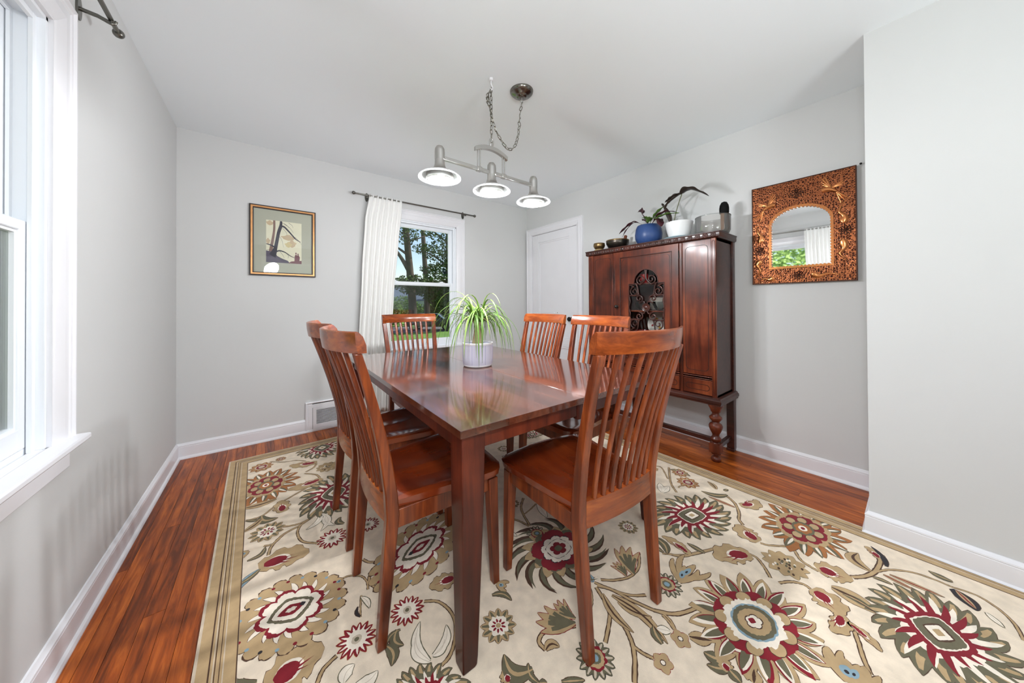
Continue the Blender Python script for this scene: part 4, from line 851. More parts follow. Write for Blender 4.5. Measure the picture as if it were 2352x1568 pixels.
g = C(MB()); T0 = g.T; g.T = T0 @ Matrix.Translation((xf-.004, yc, zc)) @ Matrix.Rotation(-pi/2, 4, 'Y'); g.lathe([(.034, 0), (.036, .006), (.034, .012), (.029, .010), (.027, .010), (.024, .014), (.016, .012), (.012, .015), (.001, .017)], 28); part(door, 'rosette', g, 'cabdark', smooth=50)
g = C(MB()); g.T = g.T @ Matrix.Translation((xf-.018, 1.664, 1.10)) @ Matrix.Rotation(-pi/2, 4, 'Y'); g.lathe([(.012, 0), (.006, .004), (.006, .012), (.014, .018), (.015, .026), (.009, .032), (.001, .033)], 18); part(door, 'knob', g, 'iron', smooth=50)
for z in (1.50, .70):
    g = C(MB()); g.tube([(xf-.018, 1.124, z-.03), (xf-.018, 1.124, z+.03)], .004, 8); part(door, 'hinge', g, 'iron', smooth=50)
b = C(MB()); b.box(xf+.02, xb-.012, 1.12, 1.69, 1.055, 1.067); part(cb, 'shelf', b, 'cab'); b = C(MB()); b.box(xf+.02, xb-.012, 1.12, 1.69, 1.29, 1.30); part(cb, 'shelf', b, 'cab'); b = C(MB()); b.box(xf+.02, xb-.012, 1.12, 1.69, .82, .832); part(cb, 'shelf', b, 'cab')
# base moulding
b = C(MB()); R = []
for e, z in ((0, .404), (.0, .412), (-.006, .420), (-.006, .436), (.002, .444), (.004, .452), (.014, .456)): R.append([(2.486+e, .845+e, z), (2.834, .845+e, z), (2.834, 2.013-e, z), (2.486+e, 2.013-e, z)])
b.loft(R); part(cb, 'base_moulding', b, 'cabdark', smooth=30)
LP = [(.0, .0), (.026, .0), (.031, .008), (.031, .022), (.024, .032), (.014, .038), (.016, .046), (.030, .052), (.030, .058), (.018, .064), (.0, .064)]
LP2 = [(.0, .128), (.024, .128), (.019, .134), (.024, .140), (.033, .152), (.034, .162), (.026, .172), (.021, .180), (.022, .192), (.032, .212), (.042, .238), (.043, .252), (.036, .266), (.026, .272), (.023, .280), (.032, .292), (.040, .304), (.040, .312), (.030, .322), (.022, .332), (.022, .344), (.030, .352), (.036, .372), (.046, .392), (.046, .404), (.0, .404)]
for y in (.893, 1.965):
    b = C(MB()); cx = 2.532
    for pr in (LP, LP2): b.lathe([(max(r*1.02, .0005), z) for r, z in pr], 24, (cx, y, 0), caps=True)
    b.box(cx-.033, cx+.033, y-.033, y+.033, .064, .128); part(cb, 'leg', b, 'cab', smooth=40)
for y in (.885, 1.973):
    b = C(MB()); b.add([(2.790, y-.024, .02), (2.826, y-.024, .02), (2.826, y+.024, .02), (2.790, y+.024, .02), (2.790, y-.024, .404), (2.826, y-.024, .404), (2.826, y+.024, .404), (2.790, y+.024, .404)], [(0, 3, 2, 1), (4, 5, 6, 7), (0, 1, 5, 4), (1, 2, 6, 5), (2, 3, 7, 6), (3, 0, 4, 7)]); b.box(2.782, 2.826, y-.026, y+.026, 0, .02); part(cb, 'leg', b, 'cabdark', bevel=.003)
for y in (.893, 1.965):
    b = C(MB()); b.box(2.56, 2.792, y-.014, y+.014, .080, .112); part(cb, 'stretcher', b, 'cabdark', bevel=.003)
b = C(MB()); b.box(2.645, 2.675, .90, 1.955, .078, .112); part(cb, 'stretcher', b, 'cabdark', bevel=.003)
# ---------------------------------------------------------------- things inside the cabinet, seen through the fretwork
M['china'] = mat('white_china', (226, 222, 212), .15, coat=.5); M['silver'] = mat('silver_plate', (190, 190, 188), .12, 1); M['redglaze'] = mat('red_glaze', (150, 24, 24), .2, coat=.5); M['gold'] = mat('yellow_glaze', (196, 150, 50), .3); M['clearglass'] = pane_mat('clear_glassware', (.90, .92, .92, 1), rough=.02)
def tthing(name, mb, m, loc, label, cat, group=None, smooth=50, rot=None):
    o = finish(name, mb, m, None, smooth=smooth, loc=loc, rot=rot, label=label); o['category'] = cat
    if group: o['group'] = group
    return o
def bowlprof(r, h, t=.004, foot=.5): return [(.001, 0), (r*foot, 0), (r*.8, h*.3), (r*.97, h*.7), (r, h), (r-t, h), (r*.93-t, h*.7), (r*.76-t, h*.32), (r*foot*.8, t), (.001, t)]
b = MB(); b.lathe([(.001, 0), (.055, 0), (.10, .012), (.125, .026), (.122, .029), (.095, .015), (.05, .005), (.001, .005)], 32)
pl = thing('platter', (2.715, 1.385, .833), 0, 'white floral platter standing low behind the cabinet fretwork', 'plate'); pl.rotation_euler = (0, radians(-62), 0)
part(pl, 'dish', b, 'china', smooth=50, loc=(.0, 0, .0)); pl.location = (2.762, 1.385, .949)
for k in range(7):
    a = k*.95; rr_ = .045+.02*(k % 3); b = MB(); b.lathe([(.001, .0065), (.010, .0075), (.008, .009), (.001, .0095)], 8, (rr_*cos(a), rr_*sin(a), .004 if rr_ < .06 else .008)); part(pl, 'flower_decoration', b, 'gold' if k % 2 else 'redglaze')
pl.rotation_euler = (0, radians(-66), 0)
b = MB(); b.lathe(bowlprof(.07, .06), 28); tthing('serving_bowl', b, 'redglaze', (2.60, 1.48, .832), 'red glazed bowl behind the lower left of the cabinet fretwork', 'bowl')
b = MB(); b.lathe(bowlprof(.075, .05), 28); tthing('serving_bowl', b, 'silver', (2.60, 1.33, .832), 'silver bowl behind the lower right of the cabinet fretwork', 'bowl')
for i, (y, lab) in enumerate(((1.47, 'left of the two clear bowls on the middle cabinet shelf'), (1.315, 'right of the two clear bowls on the middle cabinet shelf'))):
    b = MB(); b.lathe(bowlprof(.062, .075), 28); tthing('glass_bowl', b, 'clearglass', (2.59, y, 1.067), lab, 'bowl')
b = MB()
for k in range(13): b.lathe([(.001, k*.008), (.06, k*.008), (.085, k*.008+.01), (.087, k*.008+.013), (.06, k*.008+.004), (.001, k*.008+.004)], 28)
tthing('plate_stack', b, 'china', (2.725, 1.39, 1.067), 'stack of shiny plates on the middle shelf inside the cabinet', 'plates')
b = MB(); b.lathe([(.001, 0), (.03, 0), (.035, .04), (.036, .08), (.033, .08), (.03, .01), (.001, .005)], 20); tthing('mug', b, 'redglaze', (2.60, 1.462, 1.301), 'red cup on the top shelf inside the cabinet', 'cup')
for i, y in enumerate((1.40, 1.335)):
    b = MB(); b.lathe([(.001, 0), (.028, 0), (.004, .006), (.004, .05), (.03, .075), (.034, .11), (.031, .11), (.027, .077), (.001, .055)], 20); tthing('wine_glass', b, 'clearglass', (2.60+.02*i, y, 1.301), ['wine glass beside the red cup inside the cabinet', 'wine glass farthest right inside the cabinet'][i], 'glass', 'glasses inside the cabinet')
# ---------------------------------------------------------------- things on the cabinet
M['bronze'] = mat('hammered_bronze', (128, 104, 70), .32, .9, noise=.25, nscale=30); M['darkbronze'] = mat('dark_bronze', (74, 68, 62), .32, .9, noise=.2, nscale=12)
M['bluepot'] = mat('matt_blue_ceramic', (46, 70, 118), .38, spec=.4); M['whitepot'] = mat('white_ribbed_ceramic', (226, 226, 226), .6, bump=.2, bscale=90); M['saucer'] = mat('blue_grey_saucer', (140, 162, 170), .35); M['soil'] = mat('potting_soil', (44, 32, 24), .95, noise=.3, nscale=60, bump=.6, bscale=90)
M['suede'] = mat('tan_leather', (128, 92, 62), .7); M['woodm'] = mat('mallet_wood', (104, 52, 30), .45, noise=.15, nscale=20); M['cushion'] = mat('gold_brocade', (150, 128, 90), .8, noise=.3, nscale=40)
ZT = 1.638
sb = thing('singing_bowl', (2.585, 1.922, ZT), 0, 'small bronze singing bowl on a little cushion at the left end of the cabinet top', 'bowl', 'singing bowls')
b = MB(); b.lathe([(.001, 0), (.035, 0), (.046, .008), (.046, .016), (.035, .024), (.001, .024)], 28); part(sb, 'cushion', b, 'cushion', smooth=50)
b = MB(); b.lathe([(.001, .022), (.032, .022), (.048, .034), (.056, .056), (.054, .074), (.052, .080), (.048, .080), (.050, .058), (.042, .038), (.001, .028)], 36); part(sb, 'bowl', b, 'bronze', smooth=50)
sb = thing('singing_bowl', (2.67, 1.772, ZT), 0, 'large dark bronze singing bowl with a pale rim beside the blue pot', 'bowl', 'singing bowls')
b = MB(); b.lathe([(.001, .006), (.055, .006), (.088, .03), (.105, .062), (.107, .088), (.105, .094), (.100, .094), (.101, .064), (.083, .034), (.05, .012), (.001, .012)], 44); part(sb, 'bowl', b, 'darkbronze', smooth=50)
b = MB(); b.lathe([(.1075, .087), (.1085, .091), (.1065, .0965), (.0995, .0965), (.099, .091)], 44, caps=False); part(sb, 'rim', b, 'bronze', smooth=50)
b = MB(); b.lathe([(.05, 0), (.065, .002), (.065, .008), (.05, .010)], 28); part(sb, 'ring_cushion', b, 'black', smooth=50)
mm = thing('mallet', (2.70, 1.735, ZT+.014), 0, 'wooden mallet standing in the large dark singing bowl', 'mallet'); mm.rotation_euler = (radians(8), radians(10), 0)
b = MB(); b.lathe([(.001, 0), (.010, 0), (.011, .03), (.015, .10), (.0155, .125), (.012, .131), (.001, .133)], 18); part(mm, 'handle', b, 'woodm', smooth=50)
gb = thing('glass_bowl', (2.675, .952, ZT), 0, 'straight-sided clear iridescent glass bowl at the right end of the cabinet top', 'bowl')
b = MB(); b.lathe([(.001, 0), (.08, 0), (.104, .010), (.114, .032), (.116, .138), (.113, .141), (.110, .138), (.108, .034), (.098, .014), (.078, .006), (.001, .006)], 56); part(gb, 'vessel', b, 'glassbowl', smooth=50)
b = MB(); b.lathe([(.1165, .136), (.1175, .139), (.1165, .142), (.110, .142), (.109, .139)], 56, caps=False); part(gb, 'rim', b, 'clearglass', smooth=60)
ml = thing('felt_mallet', (2.715, .888, ZT+.008), 0, 'black suede mallet standing upright in the glass bowl', 'mallet')
b = MB(); b.lathe([(.001, 0), (.020, 0), (.022, .02), (.024, .15), (.026, .152), (.001, .153)], 24); part(ml, 'handle', b, 'suede', smooth=40)
b = MB(); b.lathe([(.001, .152), (.028, .152), (.031, .158), (.0315, .19), (.028, .215), (.018, .236), (.001, .243)], 28); part(ml, 'head', b, 'black', smooth=50)
for a in (.6, 2.6, 4.2): b = MB(); b.tube([(.030*cos(a), .030*sin(a), .205), (.036*cos(a), .036*sin(a), .19), (.034*cos(a), .034*sin(a), .165)], .0016, 6); part(ml, 'lace_end', b, 'black')
# leaf blades -------------------------------------------------------------
def blade_mesh(mid, widths, up=Vector((0, 0, 1)), vdepth=.25, wave=0., wn=6, mi=(0, 1)):
    b = MB(); n = len(mid); vs = []; fs = []
    for i, p in enumerate(mid):
        t = (mid[min(i+1, n-1)]-mid[max(i-1, 0)]).normalized(); s = t.cross(up)
        if s.length < .05: s = t.cross(Vector((1, 0, 0)))
        s.normalize(); nn = s.cross(t).normalized(); w = widths[i]
        wv = wave*w*sin(wn*2*pi*i/(n-1)) if wave else 0
        vs += [p-s*w+nn*(w*vdepth+wv), p, p+s*w+nn*(w*vdepth-wv)]
    for i in range(n-1): a = 3*i; fs += [(a, a+1, a+4, a+3), (a+1, a+2, a+5, a+4)]
    b.v = [tuple(v_) for v_ in vs]; b.f = fs; b.m = [mi[0]]*len(fs); return b
def leaf(par, mid, widths, m, solid=.0008, **k):
    o = part(par, 'leaf', blade_mesh(mid, widths, **k), m, recalc=False); o.data.shade_smooth()
    s = o.modifiers.new('thickness', 'SOLIDIFY'); s.thickness = solid; s.offset = 0; return o
def two_tone(name, top, under, vein=None, vscale=30, rough=.4):
    m = mat(name, top, rough, spec=.45); nt = m.node_tree; b = nt.nodes['Principled BSDF']; g = nt.nodes.new('ShaderNodeNewGeometry'); mx = nt.nodes.new('ShaderNodeMix'); mx.data_type = 'RGBA'
    mx.inputs[6].default_value = srgb(*top); mx.inputs[7].default_value = srgb(*under)
    if vein:
        tc = nt.nodes.new('ShaderNodeTexCoord'); v_ = nt.nodes.new('ShaderNodeTexVoronoi'); v_.inputs['Scale'].default_value = vscale; nt.links.new(tc.outputs['Object'], v_.inputs['Vector'])
        c2 = nt.nodes.new('ShaderNodeValToRGB'); c2.color_ramp.elements[0].position = .25; c2.color_ramp.elements[0].color = srgb(*vein); c2.color_ramp.elements[1].position = .4; c2.color_ramp.elements[1].color = srgb(*top); nt.links.new(v_.outputs['Distance'], c2.inputs[0]); nt.links.new(c2.outputs[0], mx.inputs[6])
    nt.links.new(g.outputs['Backfacing'], mx.inputs[0]); nt.links.new(mx.outputs[2], b.inputs['Base Color']); return m
M['calathea'] = two_tone('calathea_leaf', (88, 118, 52), (66, 26, 34), (30, 48, 26), 55); M['calathea2'] = mat('calathea_underside', (62, 24, 32), .35, noise=.25, nscale=30); M['alocasia'] = mat('alocasia_leaf', (48, 38, 32), .38, noise=.25, nscale=18); M['stemg'] = mat('plant_stem', (96, 98, 66), .5); M['ponygreen'] = mat('ponytail_leaf', (98, 134, 54), .42, spec=.4, noise=.28, nscale=5); M['ponylight'] = mat('ponytail_new_leaf', (146, 174, 88), .42, noise=.2, nscale=5); M['bark'] = mat('ponytail_trunk', (176, 160, 122), .8, noise=.2, nscale=30, bump=.5, bscale=60)
# blue pot with prayer plant
bp = thing('potted_prayer_plant', (2.665, 1.457, ZT), 0, 'round matt blue pot with a dark wavy-leaved prayer plant on the cabinet', 'plant', 'potted plants on the cabinet')
b = MB(); b.lathe([(.001, 0), (.066, 0), (.090, .018), (.108, .055), (.113, .095), (.106, .142), (.094, .172), (.088, .176), (.084, .172), (.094, .14), (.10, .09), (.001, .05)], 48); part(bp, 'pot', b, 'bluepot', smooth=50)
b = MB(); b.lathe([(.001, .150), (.088, .150), (.088, .156), (.05, .160), (.001, .162)], 30); part(bp, 'soil', b, 'soil')
# (dx toward wall, dy toward left, z) from pot centre: start, mid, tip, halfwidth, material, wave
LV = [((0, .03, .17), (-.01, .12, .235), (-.02, .20, .20), (-.03, .275, .145), .017, 'calathea2'),
      ((0, .02, .17), (-.05, .09, .215), (-.09, .14, .17), (-.12, .185, .085), .020, 'calathea2'),
      ((0, .01, .17), (-.02, .03, .25), (-.03, .05, .30), (-.02, .045, .345), .026, 'calathea2'),
      ((0, -.01, .17), (.01, -.04, .24), (.01, -.09, .285), (.02, -.145, .325), .018, 'calathea'),
      ((0, -.02, .17), (-.02, -.09, .235), (-.02, -.17, .255), (-.02, -.25, .235), .022, 'calathea2'),
      ((0, -.02, .17), (-.04, -.10, .215), (-.05, -.19, .225), (-.04, -.285, .215), .018, 'calathea'),
      ((0, -.02, .17), (-.06, -.05, .21), (-.09, -.09, .21), (-.12, -.125, .19), .026, 'calathea'),
      ((0, -.02, .17), (-.06, -.10, .205), (-.08, -.14, .175), (-.10, -.165, .12), .026, 'calathea2'),
      ((0, .0, .17), (-.03, -.01, .21), (-.05, .0, .235), (-.08, .01, .235), .022, 'calathea'),
      ((0, .0, .17), (.03, .03, .22), (.05, .06, .25), (.07, .09, .25), .020, 'calathea2')]
for p0, p1, p2, p3, w, m_ in LV:
    mid = smoothpts([p0, p1, p2, p3], 8); n = len(mid)
    ws = [max(.0015, w*abs(sin(pi*max(0, (i/(n-1)-.22)/.78)))**.7) if i/(n-1) > .22 else .0015 for i in range(n)]
    leaf(bp, mid, [q*1.35 for q in ws], m_, wave=.16, wn=4, vdepth=.2)
# white pot with alocasia
wp = thing('potted_elephant_ear', (2.665, 1.195, ZT), 0, 'white ribbed pot on a blue saucer holding an arrow-leaved elephant ear', 'plant', 'potted plants on the cabinet')
b = MB(); b.lathe([(.001, 0), (.09, 0), (.108, .008), (.119, .018), (.117, .022), (.10, .014), (.001, .008)], 48); part(wp, 'saucer', b, 'saucer', smooth=50)
prof = [(.001, .010), (.060, .010), (.074, .030)]+[(.074+.027*(k/14)**.8+(.0007 if k % 2 else 0), .030+.105*k/14) for k in range(15)]+[(.103, .142), (.101, .148), (.097, .149), (.093, .145), (.001, .10)]
b = MB(); b.lathe(prof, 48); part(wp, 'pot', b, 'whitepot', smooth=60)
b = MB(); b.lathe([(.001, .132), (.092, .132), (.05, .138), (.001, .140)], 30); part(wp, 'soil', b, 'soil')
b = MB(); b.tube(smoothpts([(0, .04, .135), (-.005, .025, .22), (-.01, -.005, .31), (-.01, -.03, .375)], 6), [.0035]*18+[.0025], 8); part(wp, 'stem', b, 'stemg', smooth=60)
b = MB(); b.tube([(0, .02, .135), (0, .015, .185)], [.004, .001], 8); part(wp, 'stem', b, 'stemg', smooth=60)
def shaped_leaf(par, outline, ctr, m, name='leaf'):
    b = MB(); vs = [ctr]+outline; b.add(vs, [(0, 1+i, 1+(i+1) % len(outline)) for i in range(len(outline))]); o = part(par, name, b, m, recalc=False); o.data.shade_smooth(); s = o.modifiers.new('thickness', 'SOLIDIFY'); s.thickness = .0012; return o
# arrow-shaped blade: long lobe to the right, two lobes to the left, drooping from the stalk
mid = smoothpts([(-.01, -.03, .375), (-.03, -.09, .385), (-.035, -.16, .35), (-.03, -.235, .295)], 8); n = len(mid)
leaf(wp, mid, [max(.001,   .052*abs(sin(pi*(.12+.88*i/(n-1))))**.8) for i in range(n)], 'alocasia', vdepth=.35, wave=.10, wn=3)
mid = smoothpts([(-.01, -.03, .372), (-.02, .02, .365), (-.02, .07, .345), (-.02, .105, .335)], 8); n = len(mid)
leaf(wp, mid, [max(.001, .026*abs(sin(pi*(.2+.8*i/(n-1))))**.8) for i in range(n)], 'alocasia', vdepth=.5, wave=.12, wn=4)
mid = smoothpts([(-.02, -.02, .370), (-.05, .02, .335), (-.06, .06, .305), (-.06, .088, .27)], 8); n = len(mid)
leaf(wp, mid, [max(.001, .026*abs(sin(pi*(.15+.85*i/(n-1))))**.8) for i in range(n)], 'alocasia', vdepth=.4, wave=.12, wn=4)
b = MB(); sp = smoothpts([(-.02, .055, .14), (-.02, .062, .20), (-.025, .085, .26), (-.03, .115, .315)], 10)
b.tube(sp, .003, 6)
for i in range(2, len(sp)-1):
    k = i/len(sp); w = .006+.020*sin(pi*min(1, k*1.15)); p = sp[i]
    for s_ in (-1, 1):
        if s_ < 0: w2 = w*.6
        else: w2 = w
        q = p+Vector((-.004, s_*w2, .006)); b.tube([p, (p+q)/2+Vector((0, 0, .002)), q], [.0042, .0048, .003], 6)
b.tube([sp[-1], sp[-1]+Vector((0, .010, .014))], [.011, .006], 8); part(wp, 'ribbed_leaf', b, 'alocasia', smooth=60, label='narrow comb-toothed leaf')
# ---------------------------------------------------------------- ponytail palm on the table
PX, PY = 1.022, 1.662
pp = thing('potted_ponytail_palm', (PX, PY, .75), 0, 'white ceramic pot with a drooping green ponytail palm on the dining table', 'plant')
m = mat('patterned_white_ceramic', (232, 230, 236), .35); nt = m.node_tree; bb = nt.nodes['Principled BSDF']; tc = nt.nodes.new('ShaderNodeTexCoord')
sxz = nt.nodes.new('ShaderNodeSeparateXYZ'); nt.links.new(tc.outputs['Object'], sxz.inputs[0])
at = nt.nodes.new('ShaderNodeMath'); at.operation = 'ARCTAN2'; nt.links.new(sxz.outputs['Y'], at.inputs[0]); nt.links.new(sxz.outputs['X'], at.inputs[1])
cm = nt.nodes.new('ShaderNodeCombineXYZ'); nt.links.new(at.outputs[0], cm.inputs[0]); nt.links.new(sxz.outputs['Z'], cm.inputs[1])
mpp = nt.nodes.new('ShaderNodeMapping'); mpp.inputs['Scale'].default_value = (10, 110, 1); mpp.inputs['Rotation'].default_value = (0, 0, radians(0)); nt.links.new(cm.outputs[0], mpp.inputs[0])
wv = nt.nodes.new('ShaderNodeTexWave'); wv.wave_type = 'RINGS'; wv.inputs['Scale'].default_value = 1.6; wv.inputs['Distortion'].default_value = 1.5; nt.links.new(mpp.outputs[0], wv.inputs[0])
cr = nt.nodes.new('ShaderNodeValToRGB'); cr.color_ramp.elements[0].position = .3; cr.color_ramp.elements[0].color = srgb(176, 174, 206); cr.color_ramp.elements[1].position = .6; cr.color_ramp.elements[1].color = srgb(234, 233, 238); nt.links.new(wv.outputs[0], cr.inputs[0]); nt.links.new(cr.outputs[0], bb.inputs['Base Color']); M['ponypot'] = m
M['potrim'] = mat('white_glaze', (236, 234, 236), .25)
b = MB(); b.lathe([(.001, 0), (.076, 0), (.084, .004), (.0885, .014), (.091, .05), (.092, .136), (.001, .136)], 56); part(pp, 'pot', b, 'ponypot', smooth=40)
b = MB(); b.lathe([(.0925, .132), (.094, .137), (.093, .143), (.087, .145), (.0845, .140), (.084, .118)], 56, caps=False); b.lathe([(.0765, -.0), (.0845, .003), (.089, .011), (.0885, .013)], 56, caps=False); part(pp, 'rim', b, 'potrim', smooth=60)
for k in range(7):
    a = k*2*pi/7+.2; b = MB(); b.tube([(.0905*cos(a), .0905*sin(a), .018), (.0925*cos(a), .0925*sin(a), .07), (.0928*cos(a), .0928*sin(a), .130)], .0007, 5); part(pp, 'pot_seam', b, mat('lilac_line', (140, 136, 178), .5))
b = MB(); b.lathe([(.001, .122), (.085, .122), (.06, .130), (.001, .132)], 30); part(pp, 'soil', b, 'soil')
b = MB(); b.lathe([(.001, .12), (.033, .125), (.034, .14), (.030, .165), (.024, .195), (.018, .225), (.014, .245), (.001, .25)], 20); b.tube([(0, 0, .235), (-.01, .012, .26), (-.02, .02, .285)], [.012, .010, .009], 10); b.tube([(0, 0, .235), (.012, -.008, .255), (.02, -.014, .28)], [.010, .008, .008], 10); part(pp, 'trunk', b, 'bark', smooth=60)
random.seed(5)
for k in range(96):
    h = k % 2; o = Vector((-.018, .018, .272)) if h else Vector((.018, -.012, .262)); a = k*2.399+random.uniform(-.2, .2); el = random.uniform(.35, 1.4); L = random.uniform(.20, .46)
    d = Vector((cos(a)*cos(el), sin(a)*cos(el), sin(el))); v_ = d*L*1.0; mid = [o.copy()]; p = o.copy(); seg = 12; vel = d.copy(); curl = random.uniform(.28, .46)
    for i in range(seg):
        p = p+vel*(L/seg); vel = (vel+Vector((0, 0, -curl*(1.1 if i > 1 else .5)))).normalized()
        if p.z < .012: p.z = .012; vel.z = max(vel.z, 0); vel.normalize()
        rr2 = sqrt(p.x**2+p.y**2)
        if p.z < .15 and rr2 < .099: p.x *= .099/rr2; p.y *= .099/rr2
        mid.append(p.copy())
    w = random.uniform(.0030, .0064); ws = [w*(1-.2*(1-min(1, i/3)))*(1-(i/seg)**2.2)+.0004 for i in range(seg+1)]
    leaf(pp, mid, ws, 'ponylight' if k % 5 == 0 or el > 1.3 else 'ponygreen', vdepth=.35, solid=.0005)
b = MB(); b.tube(smoothpts([(-.02, .02, .28), (.0, -.03, .30), (.04, -.06, .27)], 5), .0025, 6); part(pp, 'dry_stub', b, 'bark')
# ---------------------------------------------------------------- mirror
MXp = X2; my0, my1, mz0, mz1 = .224, .744, 1.262, 1.959
mr = thing('wall_mirror', (X2, .484, 1.61), 0, 'square-cut mirror in an embossed copper frame with birds and flowers, on the right wall', 'mirror')
def MT(b): b.T = Matrix.Translation((-X2, -.484, -1.61)); return b
cop = mat('embossed_copper', (176, 108, 66), .28, .92, noise=.12, nscale=14); nt = cop.node_tree; bb = nt.nodes['Principled BSDF']; tc = nt.nodes.new('ShaderNodeTexCoord'); vr = nt.nodes.new('ShaderNodeTexVoronoi'); vr.feature = 'DISTANCE_TO_EDGE'; vr.inputs['Scale'].default_value = 85; vr.inputs['Randomness'].default_value = .55
nt.links.new(tc.outputs['Object'], vr.inputs['Vector']); rmp = nt.nodes.new('ShaderNodeValToRGB'); rmp.color_ramp.elements[0].position = .04; rmp.color_ramp.elements[0].color = srgb(156, 92, 58); rmp.color_ramp.elements[1].position = .13; rmp.color_ramp.elements[1].color = srgb(58, 32, 24); nt.links.new(vr.outputs['Distance'], rmp.inputs[0]); nt.links.new(rmp.outputs[0], bb.inputs['Base Color'])
bpn = nt.nodes.new('ShaderNodeBump'); bpn.inputs['Strength'].default_value = .9; bpn.inputs['Distance'].default_value = .003; bpn.invert = True; nt.links.new(vr.outputs['Distance'], bpn.inputs['Height']); nt.links.new(bpn.outputs[0], bb.inputs['Normal']); M['hammered'] = cop
M['copper'] = mat('polished_copper', (204, 132, 82), .22, .95, noise=.1, nscale=20); M['copperdark'] = mat('patinated_copper', (70, 44, 34), .4, .8)
M['mirrorglass'] = mat('silvered_glass', (236, 238, 238), .02, 1)
gy0, gy1, gz0, gz1 = .333, .637, 1.373, 1.775
def marc(inset=0., n=60):
    # flat foot, straight sides, depressed arch head: sampled by angle from the middle
    cy, cz = (gy0+gy1)/2, 1.56; hw = (gy1-gy0)/2-inset; zb = gz0+inset-cz; zt = gz1-inset-cz; ze = 1.665-cz; out = []
    for i in range(n):
        t = 2*pi*i/n; c_, s_ = cos(t), sin(t); r = min(hw/abs(c_) if abs(c_) > 1e-6 else 9, (-zb)/abs(s_) if s_ < -1e-6 else 9)
        if r*s_ > ze:   # elliptical head
            A_ = (c_/hw)**2+(s_/(zt-ze))**2; B_ = -2*s_*ze/(zt-ze)**2; C_ = (ze/(zt-ze))**2-1; r = (-B_+sqrt(max(0, B_*B_-4*A_*C_)))/(2*A_)
        out.append((cy+r*c_, cz+r*s_))
    return out
mcy, mcz = (gy0+gy1)/2, 1.56
def rectray(y0, y1, z0, z1, cy, cz, n=60):
    out = []
    A_ = sorted(set([2*pi*i/n for i in range(n)]))
    for t in A_:
        c_, s_ = cos(t), sin(t); a = ((y1-cy) if c_ > 0 else (cy-y0))/abs(c_) if abs(c_) > 1e-6 else 9; d = ((z1-cz) if s_ > 0 else (cz-z0))/abs(s_) if abs(s_) > 1e-6 else 9; r = min(a, d); out.append((cy+r*c_, cz+r*s_))
    # snap nearest samples to the corners
    for cy_, cz_ in ((y0, z0), (y0, z1), (y1, z0), (y1, z1)):
        k = min(range(len(out)), key=lambda i: (out[i][0]-cy_)**2+(out[i][1]-cz_)**2); out[k] = (cy_, cz_)
    return out
b = MT(MB()); b.ring(rectray(my0, my1, mz0, mz1, mcy, mcz, 120), marc(-.004, 120), X2-.026, X2-.004, axis='x'); part(mr, 'frame', b, 'hammered')
b = MT(MB()); b.ring(rectray(my0-.002, my1+.002, mz0-.002, mz1+.002, mcy, mcz, 120), rectray(my0+.004, my1-.004, mz0+.004, mz1-.004, mcy, mcz, 120), X2-.028, X2-.002, axis='x'); part(mr, 'frame_edge', b, 'copperdark')
b = MT(MB()); b.prism(marc(-.01, 60), X2-.018, X2-.004, axis='x'); part(mr, 'mirror_glass', b, 'mirrorglass')
b = MT(MB()); oc = marc(-.011, 720); ic = marc(-.002, 720); ln = [0]
for i in range(720): ln.append(ln[-1]+sqrt((ic[(i+1) % 720][0]-ic[i][0])**2+(ic[(i+1) % 720][1]-ic[i][1])**2))
ns = round(ln[-1]/.019); ic2 = []
for i in range(720):
    k = abs(sin(pi*ns*ln[i]/ln[-1]))**.6; dx = ic[i][0]-mcy; dz = ic[i][1]-mcz; q = 1-.045*k; ic2.append((mcy+dx*q, mcz+dz*q))
b.ring(oc, ic2, X2-.031, X2-.020, axis='x'); part(mr, 'scalloped_edge', b, 'copper')
def relief(outline, h=.007, m='copper', name='embossed_leaf', ridges=0):
    # dome over a closed outline in (y,z)
    cy = sum(p[0] for p in outline)/len(outline); cz = sum(p[1] for p in outline)/len(outline); b = MT(MB()); R = []
    for k, hh in ((1.06, 0), (1, .35), (.8, .8), (.5, 1)): R.append([(X2-.024-h*hh, cy+(p[0]-cy)*k, cz+(p[1]-cz)*k) for p in outline])
    b.loft(R); return part(mr, name, b, m, smooth=60)
def sweep2(pts, w, name, m='copper', h=.006):
    P = [Vector(p) for p in smoothpts([(X2-.026, y, z) for y, z in pts], 7)]; n = len(P); b = MT(MB()); R = []
    for i, p in enumerate(P):
        t = (P[min(i+1, n-1)]-P[max(i-1, 0)]).normalized(); s = Vector((0, -t.z, t.y)); s_ = i/(n-1); ww = w(s_)
        R.append([tuple(p+s*ww+Vector((.002, 0, 0))), tuple(p+s*ww*.6-Vector((h*.7*min(1, ww/.008), 0, 0))), tuple(p-Vector((h*min(1, ww/.008), 0, 0))), tuple(p-s*ww*.6-Vector((h*.7*min(1, ww/.008), 0, 0))), tuple(p-s*ww+Vector((.002, 0, 0)))])
    b.loft(R); return part(mr, name, b, m, smooth=60)
tear = lambda s: .0025+.0215*(sin(pi*min(1, .08+1.0*(1-s)**1.0*.92))**1.3 if s > .02 else .4)
drop = lambda s: max(.0015, .023*sqrt(max(0, 1-((s-.22)/.24)**2)) if s < .22 else .023-(.023-.011)*min(1, (s-.22)/.25)**.8 if s < .47 else .011*max(0, 1-((s-.47)/.53)**1.6))
